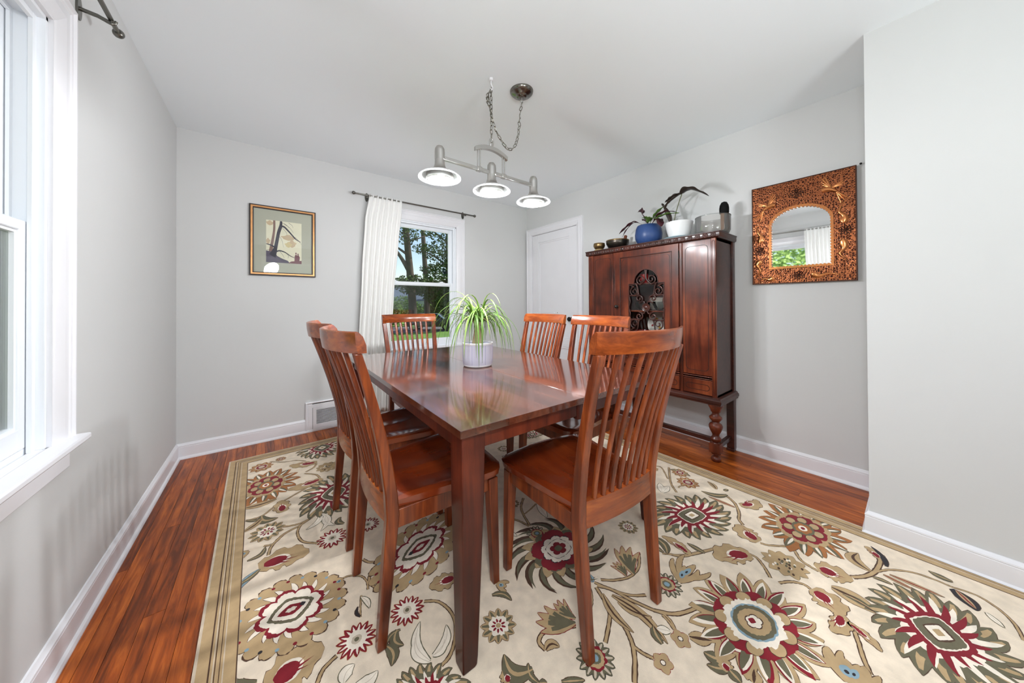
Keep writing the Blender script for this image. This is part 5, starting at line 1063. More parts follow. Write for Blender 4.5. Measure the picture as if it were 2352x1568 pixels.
# teardrop leaves: (fat end ... thin tip)
for pts in ([(.700, 1.560), (.694, 1.60), (.712, 1.64), (.716, 1.685)], [(.694, 1.432), (.716, 1.40), (.700, 1.36), (.716, 1.31)], [(.281, 1.62), (.275, 1.66), (.298, 1.70), (.268, 1.765)], [(.284, 1.52), (.276, 1.47), (.296, 1.43), (.262, 1.385)], [(.620, 1.305), (.645, 1.290), (.675, 1.298), (.712, 1.282)], [(.425, 1.318), (.395, 1.300), (.34, 1.312), (.285, 1.292)]):
    sweep2(pts, drop, 'embossed_leaf')
for cy, cz, r in ((.497, 1.855), (.703, 1.492), (.270, 1.57), (.485, 1.310)) and [(.497, 1.865, .034), (.703, 1.500, .032), (.270, 1.575, .030), (.490, 1.312, .028)]:
    b = MT(MB())
    for k in range(8):
        a = 2*pi*k/8; P = [(cy+r*(.3*cos(a)+.0), cz+r*.3*sin(a))]
        c1 = Vector((cy+r*.62*cos(a), cz+r*.62*sin(a))); ring_ = [(X2-.030, c1.x+r*.36*cos(a)*cos(t)-r*.2*sin(a)*sin(t), c1.y+r*.36*sin(a)*cos(t)+r*.2*cos(a)*sin(t)) for t in [2*pi*j/10 for j in range(10)]]
        b.tube(ring_, .0022, 5, closed=True)
    b.sphere((X2-.030, cy, cz), .0055, 10, 6); part(mr, 'embossed_flower', b, 'copperdark', smooth=60)
for s, cy, cz in ((1, .640, 1.815), (-1, .345, 1.850)):   # birds in the upper corners, beak towards the middle
    f = lambda dy, dz: (cy+s*dy, cz+dz)
    bird = sweep2([f(-.030, -.004), f(-.012, .0), f(.015, -.008), f(.040, -.028)], lambda q: .005+.014*abs(sin(pi*min(1, .25+.7*q))), 'embossed_bird', h=.011)
    for j, (a, L) in enumerate(((1.25, .085), (1.05, .078), (.85, .066), (.65, .05))):
        sweep2([f(.010, .004), f(.010-L*.45*cos(a), .004+L*.5*sin(a)), f(.010-L*cos(a), .004+L*sin(a))], lambda q: .0105*(1-.75*q), 'embossed_feather', h=.005)
    for j, (a, L) in enumerate(((.55, .060), (.35, .056), (.15, .048))):
        sweep2([f(.018, .004), f(.018+L*.5*cos(a), .004+L*.5*sin(a)), f(.018+L*cos(a), .004+L*sin(a))], lambda q: .010*(1-.75*q), 'embossed_feather', h=.005)
    for a in (-1.35, -1.1, -.85):
        L = .078; sweep2([f(.038, -.026), f(.038+L*.5*cos(a), -.026+L*.5*sin(a)), f(.038+L*cos(a)*1.1, -.026+L*sin(a))], lambda q: .0085*(1-.65*q), 'embossed_feather', h=.005)
b = MB(); b.T = Matrix.Rotation(-pi/2, 4, 'Y'); b.lathe([(.002, 0), (.002, .012), (.006, .013), (.006, .015), (.001, .016)], 12); tthing('nail', b, 'iron', (X2, .205, 1.966), 'small dark nail in the wall beyond the top right of the copper mirror', 'nail')
# ---------------------------------------------------------------- framed print
px0, px1, pz0, pz1 = -.115, .345, 1.374, 1.956
M['gilt'] = mat('gilt_edge', (196, 142, 92), .35, .6, noise=.1, nscale=30); M['frameblack'] = mat('dark_frame', (42, 28, 22), .4); M['mat'] = mat('sage_mat_board', (178, 178, 160), .8)
fp = thing('framed_print', (.115, Y1, 1.665), 0, 'framed watercolour print of a bare tree and two figures, black and gold frame', 'picture')
def FT(b): b.T = Matrix.Translation((-.115, -Y1, -1.665)); return b
def rct(x0, x1, z0, z1): return [(x0, z0), (x1, z0), (x1, z1), (x0, z1)]
def fr(i0, i1, d0, d1, m, nm): b = FT(MB()); b.ring(rct(px0+i0, px1-i0, pz0+i0, pz1-i0), rct(px0+i1, px1-i1, pz0+i1, pz1-i1), Y1-d1, Y1-d0, axis='y'); part(fp, nm, b, m, bevel=.0015)
fr(0, .010, .002, .020, 'frameblack', 'frame'); fr(.009, .022, .002, .025, 'gilt', 'gilt_band'); fr(.021, .029, .002, .018, 'frameblack', 'inner_edge')
b = FT(MB()); b.box(px0+.01, px1-.01, Y1-.008, Y1-.002, pz0+.01, pz1-.01); part(fp, 'mat_board', b, 'mat')
b = FT(MB()); b.box(px0+.024, px1-.024, Y1-.0135, Y1-.0125, pz0+.024, pz1-.024); part(fp, 'glass', b, 'pictureglass')
# flat artwork built from thin layers of ink on the paper
ax0, ax1, az0, az1 = -.006, .240, 1.487, 1.842
A_m = {'paper': (226, 222, 196), 'wash': (196, 174, 140), 'violet': (84, 76, 92), 'ink': (46, 42, 56), 'umber': (134, 104, 92), 'ochre': (206, 190, 140), 'plum': (120, 78, 82)}
for k, c in A_m.items(): M['art_'+k] = mat('artwork_'+k, c, .8, noise=.12 if k != 'paper' else .03, nscale=18)
AN = list(A_m); b = FT(MB())
def art(poly, col, lay):
    y = Y1-.0082-.00012*lay; n = len(poly); cx = sum(p[0] for p in poly)/n; cz = sum(p[1] for p in poly)/n
    b.add([(ax0+(ax1-ax0)*cx, y, az0+(az1-az0)*cz)]+[(ax0+(ax1-ax0)*p[0], y, az0+(az1-az0)*p[1]) for p in poly], [(0, 1+i, 1+(i+1) % n) for i in range(n)], AN.index(col))
def brush(pts, ws, col, lay):
    P = [Vector(p[:2]) for p in smoothpts([(*p, 0) for p in pts], 5)]; n = len(P); L_ = []; R_ = []
    for i, p in enumerate(P):
        t = (P[min(i+1, n-1)]-P[max(i-1, 0)]).normalized(); nn = Vector((-t.y, t.x)); q = i/(n-1)*(len(ws)-1); k = min(int(q), len(ws)-2); w = ws[k]+(ws[k+1]-ws[k])*(q-k); L_.append(p+nn*w); R_.append(p-nn*w)
    y = Y1-.0082-.00012*lay; cl = lambda v_: (min(1, max(0, v_[0])), min(1, max(0, v_[1])))
    L_ = [cl(p) for p in L_]; R_ = [cl(p) for p in R_]
    f = lambda p: (ax0+(ax1-ax0)*p[0], y, az0+(az1-az0)*p[1]); b.add([f(p) for p in L_]+[f(p) for p in R_], [(i, i+1, n+i+1, n+i) for i in range(n-1)], AN.index(col))
art([(0, 0), (1, 0), (1, 1), (0, 1)], 'paper', 0)
blob = lambda cx, cz, rx, rz: [(min(1, max(0, cx+rx*cos(t)*(1+.2*sin(5*t)))), min(1, max(0, cz+rz*sin(t)*(1+.2*cos(4*t))))) for t in [2*pi*i/26 for i in range(26)]]
art(blob(.62, .62, .2, .06), 'wash', 1); art(blob(.72, .48, .12, .08), 'wash', 1); art(blob(.1, .93, .1, .05), 'wash', 1); art(blob(.62, .45, .10, .06), 'ochre', 2); art(blob(.05, .5, .06, .06), 'wash', 1)
brush([(.22, 1), (.22, .8), (.19, .6), (.14, .35), (.12, .2)], [.03, .03, .04, .06], 'umber', 3)
brush([(.41, 1), (.40, .88), (.34, .72), (.29, .5), (.24, .3), (.17, .15)], [.03, .045, .045, .05, .10], 'ink', 5)
brush([(.42, .88), (.5, .87), (.62, .78), (.76, .66), (.83, .60), (.97, .54)], [.022, .02, .015, .006], 'ink', 6)
brush([(.0, .43), (.12, .41), (.22, .37)], [.008, .02], 'ink', 6); brush([(.24, .24), (.36, .29), (.52, .26), (.68, .18), (.80, .14)], [.018, .014, .009, .004], 'ink', 6)
for q in ([(.42, .97), (.55, .93), (.64, .86)], [(.45, .84), (.54, .76), (.58, .68)], [(.62, .98), (.72, .93), (.75, .87)], [(.50, .94), (.66, .86), (.76, .75)], [(.35, .64), (.43, .55), (.48, .38)], [(.76, .66), (.88, .60), (1, .48)], [(.36, .29), (.45, .2), (.5, .12)], [(.55, .25), (.62, .18), (.60, .12)], [(.0, .28), (.1, .3), (.16, .28)]): brush(q, [.004, .002], 'ink', 6)
art([(0, .0), (.66, .0), (.60, .06), (.45, .10), (.30, .16), (.25, .22), (.12, .26), (0, .27)], 'violet', 4); art([(.6, 0), (1, 0), (1, .08), (.9, .07), (.7, .05)], 'plum', 5)
art([(.79, .03), (.93, .03), (.95, .16), (.91, .22), (.86, .20), (.84, .24), (.80, .19)], 'plum', 6); art(blob(.835, .255, .022, .018), 'plum', 7); art(blob(.895, .235, .02, .018), 'plum', 7)
part(fp, 'artwork', b, ['art_'+k for k in AN], recalc=False)
# ---------------------------------------------------------------- curtain rods and curtains
def rod(name, a, c, out, label, nrm, brk):
    # a, c end points of the rod; nrm = unit vector out of the wall
    o = thing(name, a, 0, label, 'curtain rod', 'pewter curtain rods'); A_ = Vector(a); d = Vector(c)-A_; L = d.length; d.normalize(); N_ = Vector(nrm)
    b = MB(); b.tube([(0, 0, 0), tuple(d*L)], .0075, 12); part(o, 'rod', b, 'rod', smooth=50)
    for e, s in ((0, -1), (L, 1)):
        b = MB(); p = d*e; b.tube([p, p+d*s*.006], .010, 12); b.sphere(tuple(p+d*s*.016), .0165, 16, 10); part(o, 'finial', b, 'rod', smooth=60)
    for k in brk:
        b = MB(); p = d*k; w = p-N_*out
        q = Matrix.Translation(w) @ N_.to_track_quat('Z', 'Y').to_matrix().to_4x4(); b.T = q
        P = [(.017*cos(t), .042*sin(t)) for t in [2*pi*i/24 for i in range(24)]]
        up = q.to_3x3().inverted() @ Vector((0, 0, 1)); 
        if abs(up.x) > .5: P = [(y, x) for x, y in P]
        b.prism(P, 0, .006); b.T = Matrix(); b.tube([w+Vector((0, 0, .0)), w+N_*(out*.6)+Vector((0, 0, -.004)), w+N_*out+Vector((0, 0, -.014))], .007, 8)
        b.tube([p+N_*.013+Vector((0, 0, -.002)), p+N_*.010+Vector((0, 0, -.013)), p+Vector((0, 0, -.017)), p-N_*.012+Vector((0, 0, -.013))], .0045, 8); part(o, 'bracket', b, 'rod', smooth=50)
    return o
rod('curtain_rod', (.662, Y1-.075, 2.186), (1.955, Y1-.075, 2.186), .075, 'thin pewter curtain rod with ball finials above the far window', (0, -1, 0), (.115, 1.185))
rod('curtain_rod', (X0+.075, .42, 2.172), (X0+.075, 1.86, 2.172), .075, 'pewter curtain rod end at the top left above the left window', (1, 0, 0), (.12, 1.38))
def curtain(name, place, lft, rgt, ztop, zbot, folds, amp, label, seed=1):
    rnd = random.Random(seed); NU, NZ = folds*10, 46; b = MB(); vs = []; ph = [rnd.uniform(-.9, .9) for _ in range(folds+2)]; am = [rnd.uniform(.55, 1.2) for _ in range(folds+2)]
    for j in range(NZ+1):
        k = j/NZ; z = ztop+(zbot-ztop)*k; l = lft(k); r = rgt(k)
        for i in range(NU+1):
            u = i/NU; f = u*folds; n0 = int(min(f, folds-1)); a_ = am[n0]*(1-(f-n0))+am[n0+1]*(f-n0); p_ = ph[n0]*(1-(f-n0))+ph[n0+1]*(f-n0)
            e_ = max(0, 1-k*9); d = amp*a_*(.5+.6*k)*(1-.5*e_)*sin(2*pi*f+p_*1.6*k)+amp*.22*e_*sin(2*pi*f*2.1+p_*3)
            s = l+(r-l)*u+.006*sin(2*pi*f*.5+p_+3*k)*k
            zz = z+(.004*abs(sin(pi*f*1.5+p_)) if j == 0 else 0)
            vs.append(place(s, d, zz))
    W_ = NU+1; b.v = [tuple(v_) for v_ in vs]; b.f = [(j*W_+i, j*W_+i+1, (j+1)*W_+i+1, (j+1)*W_+i) for j in range(NZ) for i in range(NU)]; b.m = [0]*len(b.f)
    o = finish(name, b, 'curtain', recalc=False, label=label); o['category'] = 'curtain'; o.data.shade_smooth(); s = o.modifiers.new('thickness', 'SOLIDIFY'); s.thickness = .0016; return o
def ipl(T_): 
    def f(k):
        for (a, x), (c, y) in zip(T_, T_[1:]):
            if k <= c: t = (k-a)/(c-a); t = t*t*(3-2*t)*.5+t*.5; return x+(y-x)*t
        return T_[-1][1]
    return f
curtain('curtain', lambda s, d, z: (s, Y1-.078+d, z), ipl([(0, .785), (.12, .745), (.35, .715), (.7, .68), (1, .665)]), ipl([(0, 1.100), (.06, 1.095), (.2, 1.065), (.45, 1.02), (.7, .99), (1, .965)]), 2.200, .07, 7, .026, 'white gathered curtain hanging at the left side of the far window', 3)
curtain('curtain', lambda s, d, z: (X0+.078+d, s, z), ipl([(0, .60), (1, .55)]), ipl([(0, 1.0), (.5, .96), (1, .93)]), 2.186, .07, 10, .022, 'white gathered curtain of the left window, seen only in the mirror', 8)
# ---------------------------------------------------------------- pendant lamp
LX, LY = 1.031, 1.514
lamp = thing('pendant_lamp', (LX, LY, H), 0, 'brushed nickel pendant lamp with three lit glass-rimmed shades hanging on a chain', 'lamp')
def ZL(z): return z-H
b = MB(); b.lathe([(.001, ZL(2.398)), (.016, ZL(2.399)), (.030, ZL(2.402)), (.034, ZL(2.408)), (.040, ZL(2.412)), (.060, ZL(2.420)), (.070, ZL(2.430)), (.072, ZL(2.4398)), (.001, ZL(2.4398))], 40, (.212, -.022, 0)); part(lamp, 'canopy', b, 'darknickel', smooth=50)
b = MB(); b.tube([(.212, -.022, ZL(2.40)), (.212, -.022, ZL(2.385))], .006, 10); b.tube([(.212+.009*cos(t), -.022, ZL(2.377)+.009*sin(t)) for t in [2*pi*i/14 for i in range(14)]], .0025, 6, closed=True); part(lamp, 'loop', b, 'nickel', smooth=50)
b = MB(); b.lathe([(.001, ZL(2.425)), (.010, ZL(2.427)), (.012, ZL(2.4398)), (.001, ZL(2.4398))], 16); b.tube(smoothpts([(0, 0, ZL(2.43)), (0, 0, ZL(2.405)), (.010, 0, ZL(2.392)), (.004, 0, ZL(2.376)), (-.009, 0, ZL(2.382))], 5), .0035, 8); part(lamp, 'ceiling_hook', b, 'trim', smooth=60, label='white ceiling hook')
link = MB(); LL, LWd = .0065, .0066
link.tube([(LWd*cos(t), 0, LL*sin(t)+(.0075 if sin(t) > 0 else -.0075)) for t in [2*pi*i/16 for i in range(16)]], .0023, 6, closed=True)
linkobj = [None]
def place_link(p, d, tw):
    q = d.to_track_quat('Z', 'Y').to_matrix().to_4x4() @ Matrix.Rotation(tw, 4, 'Z')
    if linkobj[0] is None: o = part(lamp, 'chain_link', link, 'chain', smooth=60, recalc=True); linkobj[0] = o
    else: o = linkobj[0].copy(); COL.objects.link(o)
    o.parent = lamp; o.matrix_local = Matrix.Translation(p) @ q; return o
def chain(pts, pitch=.0245, jit=.0):
    P = smoothpts(pts, 12); acc = 0; nxt = pitch/2; k = 0
    for i in range(len(P)-1):
        L = (P[i+1]-P[i]).length
        while acc+L >= nxt:
            t = (nxt-acc)/L; p = P[i].lerp(P[i+1], t); d = (P[i+1]-P[i]).normalized()
            if jit: d = (d+Vector((random.uniform(-jit, jit), random.uniform(-jit, jit), 0))).normalized()
            place_link(p, d, (pi/2)*(k % 2)+random.uniform(-.3, .3)); k += 1; nxt += pitch
        acc += L
chain([(0, 0, ZL(2.385)), (0, 0, ZL(2.24)), (0, 0, ZL(2.075))])
chain([(.212, -.022, ZL(2.368)), (.200, -.018, ZL(2.28)), (.190, -.014, ZL(2.17)), (.160, -.012, ZL(2.085)), (.112, -.010, ZL(2.058)), (.06, -.008, ZL(2.10)), (.024, -.006, ZL(2.15)), (.006, -.004, ZL(2.20)), (-.006, .004, ZL(2.26)), (-.018, .006, ZL(2.32)), (-.006, .004, ZL(2.375))], jit=.25)
chain([(-.006, .0, ZL(2.36)), (-.030, -.004, ZL(2.325)), (-.024, -.006, ZL(2.28)), (-.006, -.004, ZL(2.255))], jit=.5)
b = MB(); b.tube(smoothpts([(.212, -.022, ZL(2.40)), (.203, -.018, ZL(2.28)), (.190, -.014, ZL(2.17)), (.160, -.012, ZL(2.083)), (.112, -.010, ZL(2.056)), (.06, -.008, ZL(2.10)), (.02, -.006, ZL(2.16)), (.004, 0, ZL(2.12)), (0, 0, ZL(2.06))], 8), .0016, 6); part(lamp, 'cord', b, mat('clear_cord', (200, 200, 196), .3), smooth=60)
# frame: loop, arch, rods, bar
b = MB(); b.tube([(.011*cos(t), 0, ZL(2.066)+.017*sin(t)+(.006 if sin(t) > 0 else -.006)) for t in [2*pi*i/20 for i in range(20)]], .0048, 8, closed=True); part(lamp, 'top_loop', b, 'nickel', smooth=60)
b = MB(); R = []
for i in range(13):
    x = -.112+.224*i/12; z = 2.034-.030*(x/.112)**2; hh = .017; R.append([(x, -.011, ZL(z-hh)), (x, .011, ZL(z-hh)), (x, .011, ZL(z+hh*.4)), (x, -.011, ZL(z+hh*.4))])
b.loft(R); part(lamp, 'arch', b, 'nickel', bevel=.002)
for s in (-1, 1):
    for dx in (-.0075, .0075):
        b = MB(); b.tube([(s*.086+dx, 0, ZL(2.012)), (s*.086+dx, 0, ZL(1.895))], .0038, 10); part(lamp, 'rod', b, 'nickel', smooth=50)
    b = MB(); b.cbox(s*.086, 0, ZL(1.888), .032, .026, .025); part(lamp, 'collar', b, 'nickel', bevel=.004)
b = MB(); b.box(-.322, .322, -.009, .009, ZL(1.878), ZL(1.898)); part(lamp, 'bar', b, 'nickel', bevel=.003)
for i, dx in enumerate((-.324, 0, .324)):
    b = MB(); b.lathe([(.001, ZL(1.944)), (.017, ZL(1.944)), (.019, ZL(1.940)), (.024, ZL(1.932)), (.0255, ZL(1.925)), (.0255, ZL(1.917)), (.026, ZL(1.9165)), (.026, ZL(1.875)), (.0255, ZL(1.8745)), (.0265, ZL(1.850)), (.032, ZL(1.833)), (.046, ZL(1.818)), (.066, ZL(1.809)), (.066, ZL(1.806)), (.04, ZL(1.806)), (.001, ZL(1.815))], 36, (dx, 0, 0)); sk = part(lamp, 'socket', b, 'nickel', smooth=40)
    b = MB(); b.lathe([(.050, ZL(1.809)), (.070, ZL(1.806)), (.098, ZL(1.792)), (.1085, ZL(1.783)), (.1085, ZL(1.779)), (.104, ZL(1.780)), (.090, ZL(1.790)), (.068, ZL(1.800)), (.050, ZL(1.803))], 48, (dx, 0, 0), caps=False); part(sk, 'glass_disc', b, 'shade', smooth=50)
    b = MB(); b.lathe([(.064, ZL(1.806)), (.069, ZL(1.796)), (.071, ZL(1.770)), (.070, ZL(1.766)), (.067, ZL(1.768)), (.062, ZL(1.785)), (.05, ZL(1.795)), (.03, ZL(1.800)), (.001, ZL(1.801))], 48, (dx, 0, 0), caps=False); part(sk, 'reflector', b, 'nickel', smooth=50)
    b = MB(); b.lathe([(.001, ZL(1.7655)), (.030, ZL(1.766)), (.047, ZL(1.770)), (.050, ZL(1.775)), (.046, ZL(1.786)), (.001, ZL(1.792))], 40, (dx, 0, 0)); part(sk, 'bulb', b, 'bulb', smooth=50)
    b = MB()
    for a in (.3, pi-.3, 1.5*pi): b.sphere((dx+.060*cos(a), .060*sin(a), ZL(1.768)), .0055, 8, 6)
    part(sk, 'clip', b, 'nickel', smooth=60)
    light('lamp_light', 'POINT', (dx, 0, ZL(1.735)), 20, (.93, .96, 1), size=.04, parent=lamp); q_ = light('lamp_beam', 'SPOT', (dx, 0, ZL(1.745)), 14, (.94, .965, 1), parent=lamp); q_.data.spot_size = radians(150); q_.data.spot_blend = 1; q_.data.shadow_soft_size = .045
# ================================================================== OUTSIDE
M['grass'] = mat('lawn_grass', (124, 164, 74), .9, noise=.3, nscale=3, bump=.4, bscale=30); M['road'] = mat('asphalt', (122, 124, 126), .9, noise=.08, nscale=3); M['barkt'] = mat('tree_bark', (74, 66, 54), .95, noise=.3, nscale=3, bump=.6, bscale=8)
M['leafd'] = mat('dark_foliage', (62, 84, 34), .7, spec=.2, noise=.4, nscale=1.2); M['leafm'] = mat('mid_foliage', (104, 136, 52), .7, spec=.2, noise=.4, nscale=1.2); M['leafl'] = mat('bright_foliage', (172, 202, 120), .7, spec=.2, noise=.35, nscale=1)
M['carpaint'] = mat('black_car_paint', (16, 17, 20), .2, coat=1); M['carglass'] = mat('car_window', (30, 34, 38), .05, coat=1); M['chrome'] = mat('chrome_trim', (210, 212, 214), .15, 1); M['tyre'] = mat('tyre_rubber', (22, 22, 22), .8); M['siding'] = mat('white_siding', (222, 224, 226), .7); M['slate'] = mat('slate_roof', (106, 118, 136), .8, noise=.1, nscale=3); M['whitepaint'] = mat('white_painted_wood', (232, 232, 230), .6)
ZG = -1.15
def pd(px, D): r = (px-1176)/724.19*D; return Vector((FW.x*D+RT.x*r, FW.y*D+RT.y*r, 0))
b = MB(); b.box(-60, 140, Y1+.6, 180, ZG-.3, ZG); o = finish('lawn', b, 'grass', kind='structure')
b = MB(); b.box(-60, X0-1.2, -60, Y1+.6, ZG-.3, ZG); o = finish('lawn', b, 'grass', kind='structure')
b = MB(); b.prism([(2, 27.3), (40, 17.3), (42, 24.5), (0, 35.0)], ZG+.002, ZG+.02); finish('road', b, 'road', kind='structure')
def foliage(par, ctr, rad, n, m, size=.12, seed=0, name='foliage', hollow=0.):
    rnd = random.Random(seed); b = MB()
    for _ in range(n):
        while True:
            v_ = Vector((rnd.uniform(-1, 1), rnd.uniform(-1, 1), rnd.uniform(-1, 1)))
            if hollow < v_.length < 1: break
        c = Vector(ctr)+Vector((v_.x*rad[0], v_.y*rad[1], v_.z*rad[2])); u = Vector((rnd.gauss(0, 1), rnd.gauss(0, 1), rnd.gauss(0, .6))).normalized(); w = u.cross(Vector((rnd.gauss(0, 1), rnd.gauss(0, 1), rnd.gauss(0, 1)))).normalized(); s = size*rnd.uniform(.6, 1.4)
        q = len(b.v); b.v += [tuple(c-u*s), tuple(c+w*s*.45), tuple(c+u*s), tuple(c-w*s*.45)]; b.f.append((q, q+1, q+2, q+3)); b.m.append(0)
    o = part(par, name, b, m, recalc=False); o['kind'] = 'stuff'; return o
def tree(px, D, h, tr, label, crowns, lean=0, branches=(), m='leafd', group='trees beyond the road'):
    p = pd(px, D); t = thing('tree', (p.x, p.y, ZG), 0, label, 'tree', group); b = MB()
    b.tube(smoothpts([(0, 0, -.1), (lean*.2, 0, h*.3), (lean*.6, 0, h*.65), (lean, 0, h)], 4), [tr*(1-.45*i/12) for i in range(13)], 12); part(t, 'trunk', b, 'barkt', smooth=60)
    for pts, r in branches: b = MB(); q = smoothpts(pts, 4); b.tube(q, [r*(1-.6*i/(len(q)-1)) for i in range(len(q))], 8); part(t, 'branch', b, 'barkt', smooth=60)
    for k, (c, r, n, s, mm_) in enumerate(crowns): foliage(t, c, r, n, mm_, s, seed=int(px)+k)
    return t
# local x of each tree runs along the world X axis (to the right in the window)
tree(950, 30, 12.5, .42, 'dark forked tree seen at the left of the far window', [((-.6, 0, 8.9), (1.1, 1.3, 1.0), 420, .14, 'leafd'), ((.3, 0, 4.2), (2.2, 1.5, 1.0), 1300, .16, 'leafd'), ((1.2, .2, 7.7), (1.4, 1, .55), 260, .13, 'leafd')], lean=-1.0,
     branches=[([(-.4, 0, 5.4), (-1.2, 0, 6.7), (-2.2, 0, 8.0)], .24), ([(-.6, 0, 7.0), (-1.4, 0, 7.5), (-2.0, 0, 7.8)], .14), ([(-.7, 0, 8.2), (.6, 0, 8.7), (2.0, .2, 9.4)], .09)])
tree(982, 34, 13.5, .33, 'dark slim tree at the middle of the far window', [((.2, 0, 4.0), (2.0, 1.5, .9), 1200, .16, 'leafd'), ((.6, 0, 6.2), (1.6, 1.2, .5), 260, .14, 'leafd')], lean=-.7, branches=[([(-.3, 0, 6.0), (1.2, 0, 6.6), (3.0, 0, 6.9)], .08), ([(-.4, 0, 8.2), (1.2, 0, 7.9), (3.2, 0, 7.3)], .08)])
tree(1030, 27, 11, .30, 'leafy maple filling the right of the far window', [((-.7, 0, 8.9), (2.2, 2, 1.2), 1100, .13, 'leafd'), ((-.3, 0, 6.8), (1.9, 2, 1.2), 900, .13, 'leafd'), ((-.2, 0, 4.9), (1.8, 2, 1.2), 1100, .14, 'leafd'), ((-.1, 0, 3.1), (2.0, 2, 1.1), 2200, .15, 'leafd'), ((1.2, 0, 6), (1.4, 2, 4), 3500, .16, 'leafd')], branches=[([(0, 0, 5.5), (-1.5, 0, 6.4), (-2.8, 0, 6.6)], .09), ([(0, 0, 7.5), (-1.4, 0, 8.4), (-2.6, 0, 9.0)], .08)])
for px, D, r, h, lab in ((915, 70, 4.5, 7.5, 'distant sunlit tree at the left edge of the far window'), (960, 84, 6.5, 7.6, 'distant sunlit tree between the two trunks'), (1005, 98, 8, 9, 'distant tree behind the maple')):
    p = pd(px, D); t = thing('tree', (p.x, p.y, ZG), 0, lab, 'tree', 'distant trees'); b = MB(); b.tube([(0, 0, 0), (0, 0, h*.6)], .3, 8); part(t, 'trunk', b, 'barkt'); foliage(t, (0, 0, h*.55), (r, 3, h*.55), 2600, 'leafm', .34, seed=int(px))
for px, D, rx, h, m_, lab in ((975, 37.5, 2.4, 2.4, 'leafm', 'low hedge behind the parked car'), (1025, 38, 2.6, 2.9, 'leafd', 'dark shrub behind the parked car, to the right'), (925, 42, 2.4, 3.5, 'leafm', 'rounded green shrub in front of the blue-roofed house'), (903, 36, 1.2, 2.6, 'leafm', 'shrub at the left edge of the far window')):
    p = pd(px, D); t = thing('shrub', (p.x, p.y, ZG), 0, lab, 'shrub', 'shrubs across the road'); foliage(t, (0, 0, h/2), (rx, 1.0, h/2), 3000, m_, .13, seed=int(px)); b = MB(); b.tube([(0, 0, 0), (0, 0, h*.5)], .06, 6); part(t, 'stem', b, 'barkt')
# house far left and far right
def house(px, D, w, h, roof, label, rm):
    p = pd(px, D); t = thing('house', (p.x, p.y, ZG), radians(-20), label, 'house', 'houses across the road'); b = MB(); b.box(-w/2, w/2, -2, 4, 0, h); part(t, 'wall', b, 'siding')
    b = MB(); b.loft([[(-w/2-.3, -2.4, h), (-w/2-.3, 4.4, h), (-w/2-.3, 1, h+roof)], [(w/2+.3, -2.4, h), (w/2+.3, 4.4, h), (w/2+.3, 1, h+roof)]]); part(t, 'roof', b, rm)
    for k in range(3):
        x = -w/2+w*(k+.5)/3; b = MB(); b.box(x-.45, x+.45, -2.05, -1.99, h*.35, h*.8); wn_ = part(t, 'window', b, 'whitepaint'); b = MB(); b.box(x-.38, x+.38, -2.07, -2.04, h*.38, h*.77); part(wn_, 'pane', b, 'carglass')
house(908, 52, 9, 2.9, 2.6, 'house with a blue-grey roof at the left of the far window', 'slate'); house(1014, 48, 4.5, 4.0, 1.6, 'white house glimpsed through the dark tree at the right', 'siding')
# white paddock rail in the street
p = pd(900, 26.0); t = thing('white_rail', (p.x, p.y, ZG), radians(-32), 'white horizontal rail on posts at the left of the parked car', 'fence')
b = MB(); b.box(-2.2, .9, -.06, .06, 1.18, 1.42); part(t, 'rail', b, 'whitepaint')
for x in (-1.8, -.75, -.45, .7): b = MB(); b.box(x-.05, x+.05, -.05, .05, 0, 1.2); part(t, 'post', b, 'whitepaint')
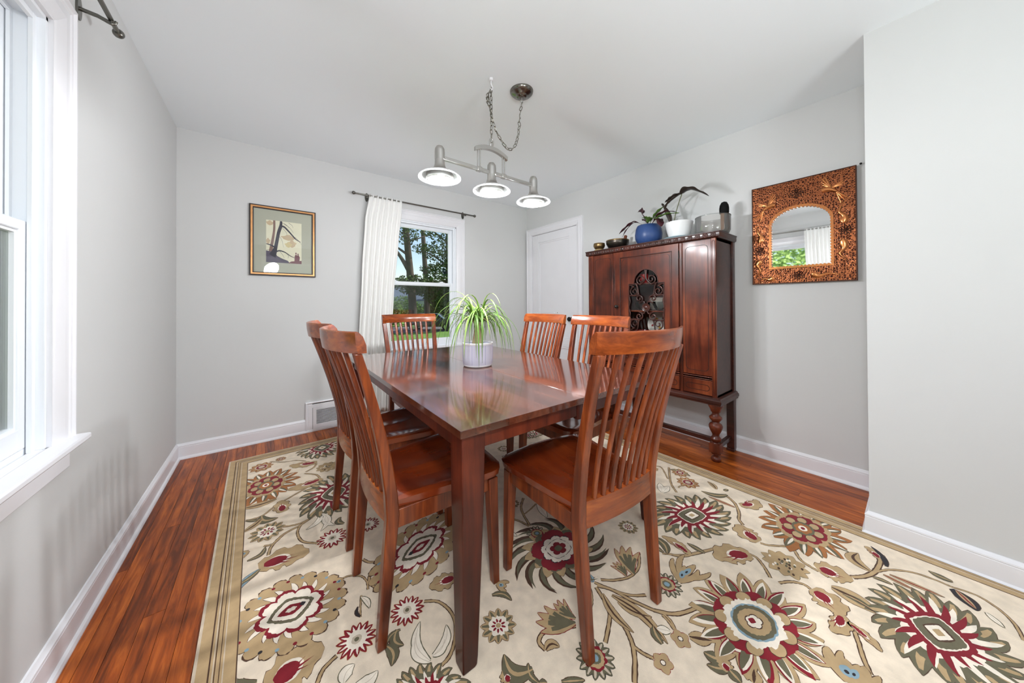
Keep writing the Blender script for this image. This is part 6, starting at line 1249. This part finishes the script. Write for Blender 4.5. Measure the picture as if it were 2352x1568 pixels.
# parked car
p = pd(993, 28.3); car = thing('parked_car', (p.x, p.y, ZG), radians(-38), 'black parked car seen through the far window below the trees', 'car')
def carprof(sc=1.): return [(-2.25, .35), (2.25, .35), (2.3, .7), (2.1, .92), (1.2, 1.02), (.55, 1.48), (-1.1, 1.52), (-1.9, 1.05), (-2.25, .95)]
b = MB(); P = carprof(); R = []
for y, k in ((-.88, .93), (-.8, 1), (.8, 1), (.88, .93)): R.append([(x*k, y, .35+(z-.35)*k) for x, z in P])
b.loft([[(x, y, z) for x, y, z in r] for r in R]); part(car, 'body', b, 'carpaint', bevel=.04)
for s in (-1, 1):
    b = MB(); b.prism([(1.05, 1.03), (.5, 1.40), (-.2, 1.43), (-.2, 1.03)], s*.86, s*.895, axis='y'); part(car, 'side_window', b, 'carglass'); b = MB(); b.prism([(-.28, 1.03), (-.28, 1.43), (-1.0, 1.42), (-1.6, 1.06)], s*.86, s*.895, axis='y'); part(car, 'side_window', b, 'carglass')
    b = MB(); b.tube([(1.15, s*.9, 1.03), (.52, s*.9, 1.43), (-1.05, s*.9, 1.46), (-1.75, s*.9, 1.06)], .025, 6); part(car, 'chrome_strip', b, 'chrome')
    for x in (-1.4, 1.4):
        b = MB(); b.T = Matrix.Translation((x, s*.80, .33)) @ Matrix.Rotation(pi/2, 4, 'X'); b.lathe([(.001, -.1), (.33, -.1), (.33, .1), (.001, .1)], 24); wh = part(car, 'wheel', b, 'tyre', smooth=40); b = MB(); b.T = Matrix.Translation((x, s*.80, .33)) @ Matrix.Rotation(pi/2, 4, 'X'); b.lathe([(.001, -.11), (.2, -.11), (.2, .11), (.001, .11)], 12); part(wh, 'hub', b, 'chrome')
# greenery outside the left window, seen in the mirror and through the sash
for k, (x, y, r, h, lab) in enumerate(((-7.5, 2.9, 2.2, 4.6, 'bright leafy tree outside the left window, right half of the mirror view'), (-8.5, -2.2, 2.6, 5.2, 'bright leafy tree outside the left window, left half of the mirror view'), (-9, 7.5, 3.2, 5.0, 'leafy tree far outside the left window'), (-4.6, .6, 1.4, 1.9, 'low bright bush outside the left window'))):
    t = thing('tree', (x, y, ZG), 0, lab, 'tree', 'trees outside the left window'); b = MB(); b.tube([(0, 0, 0), (0, 0, h*.6)], .16, 8); part(t, 'trunk', b, 'barkt'); foliage(t, (0, 0, h*.55), (1.4, r, h*.5), 15000, 'leafl', .075, seed=900+k)
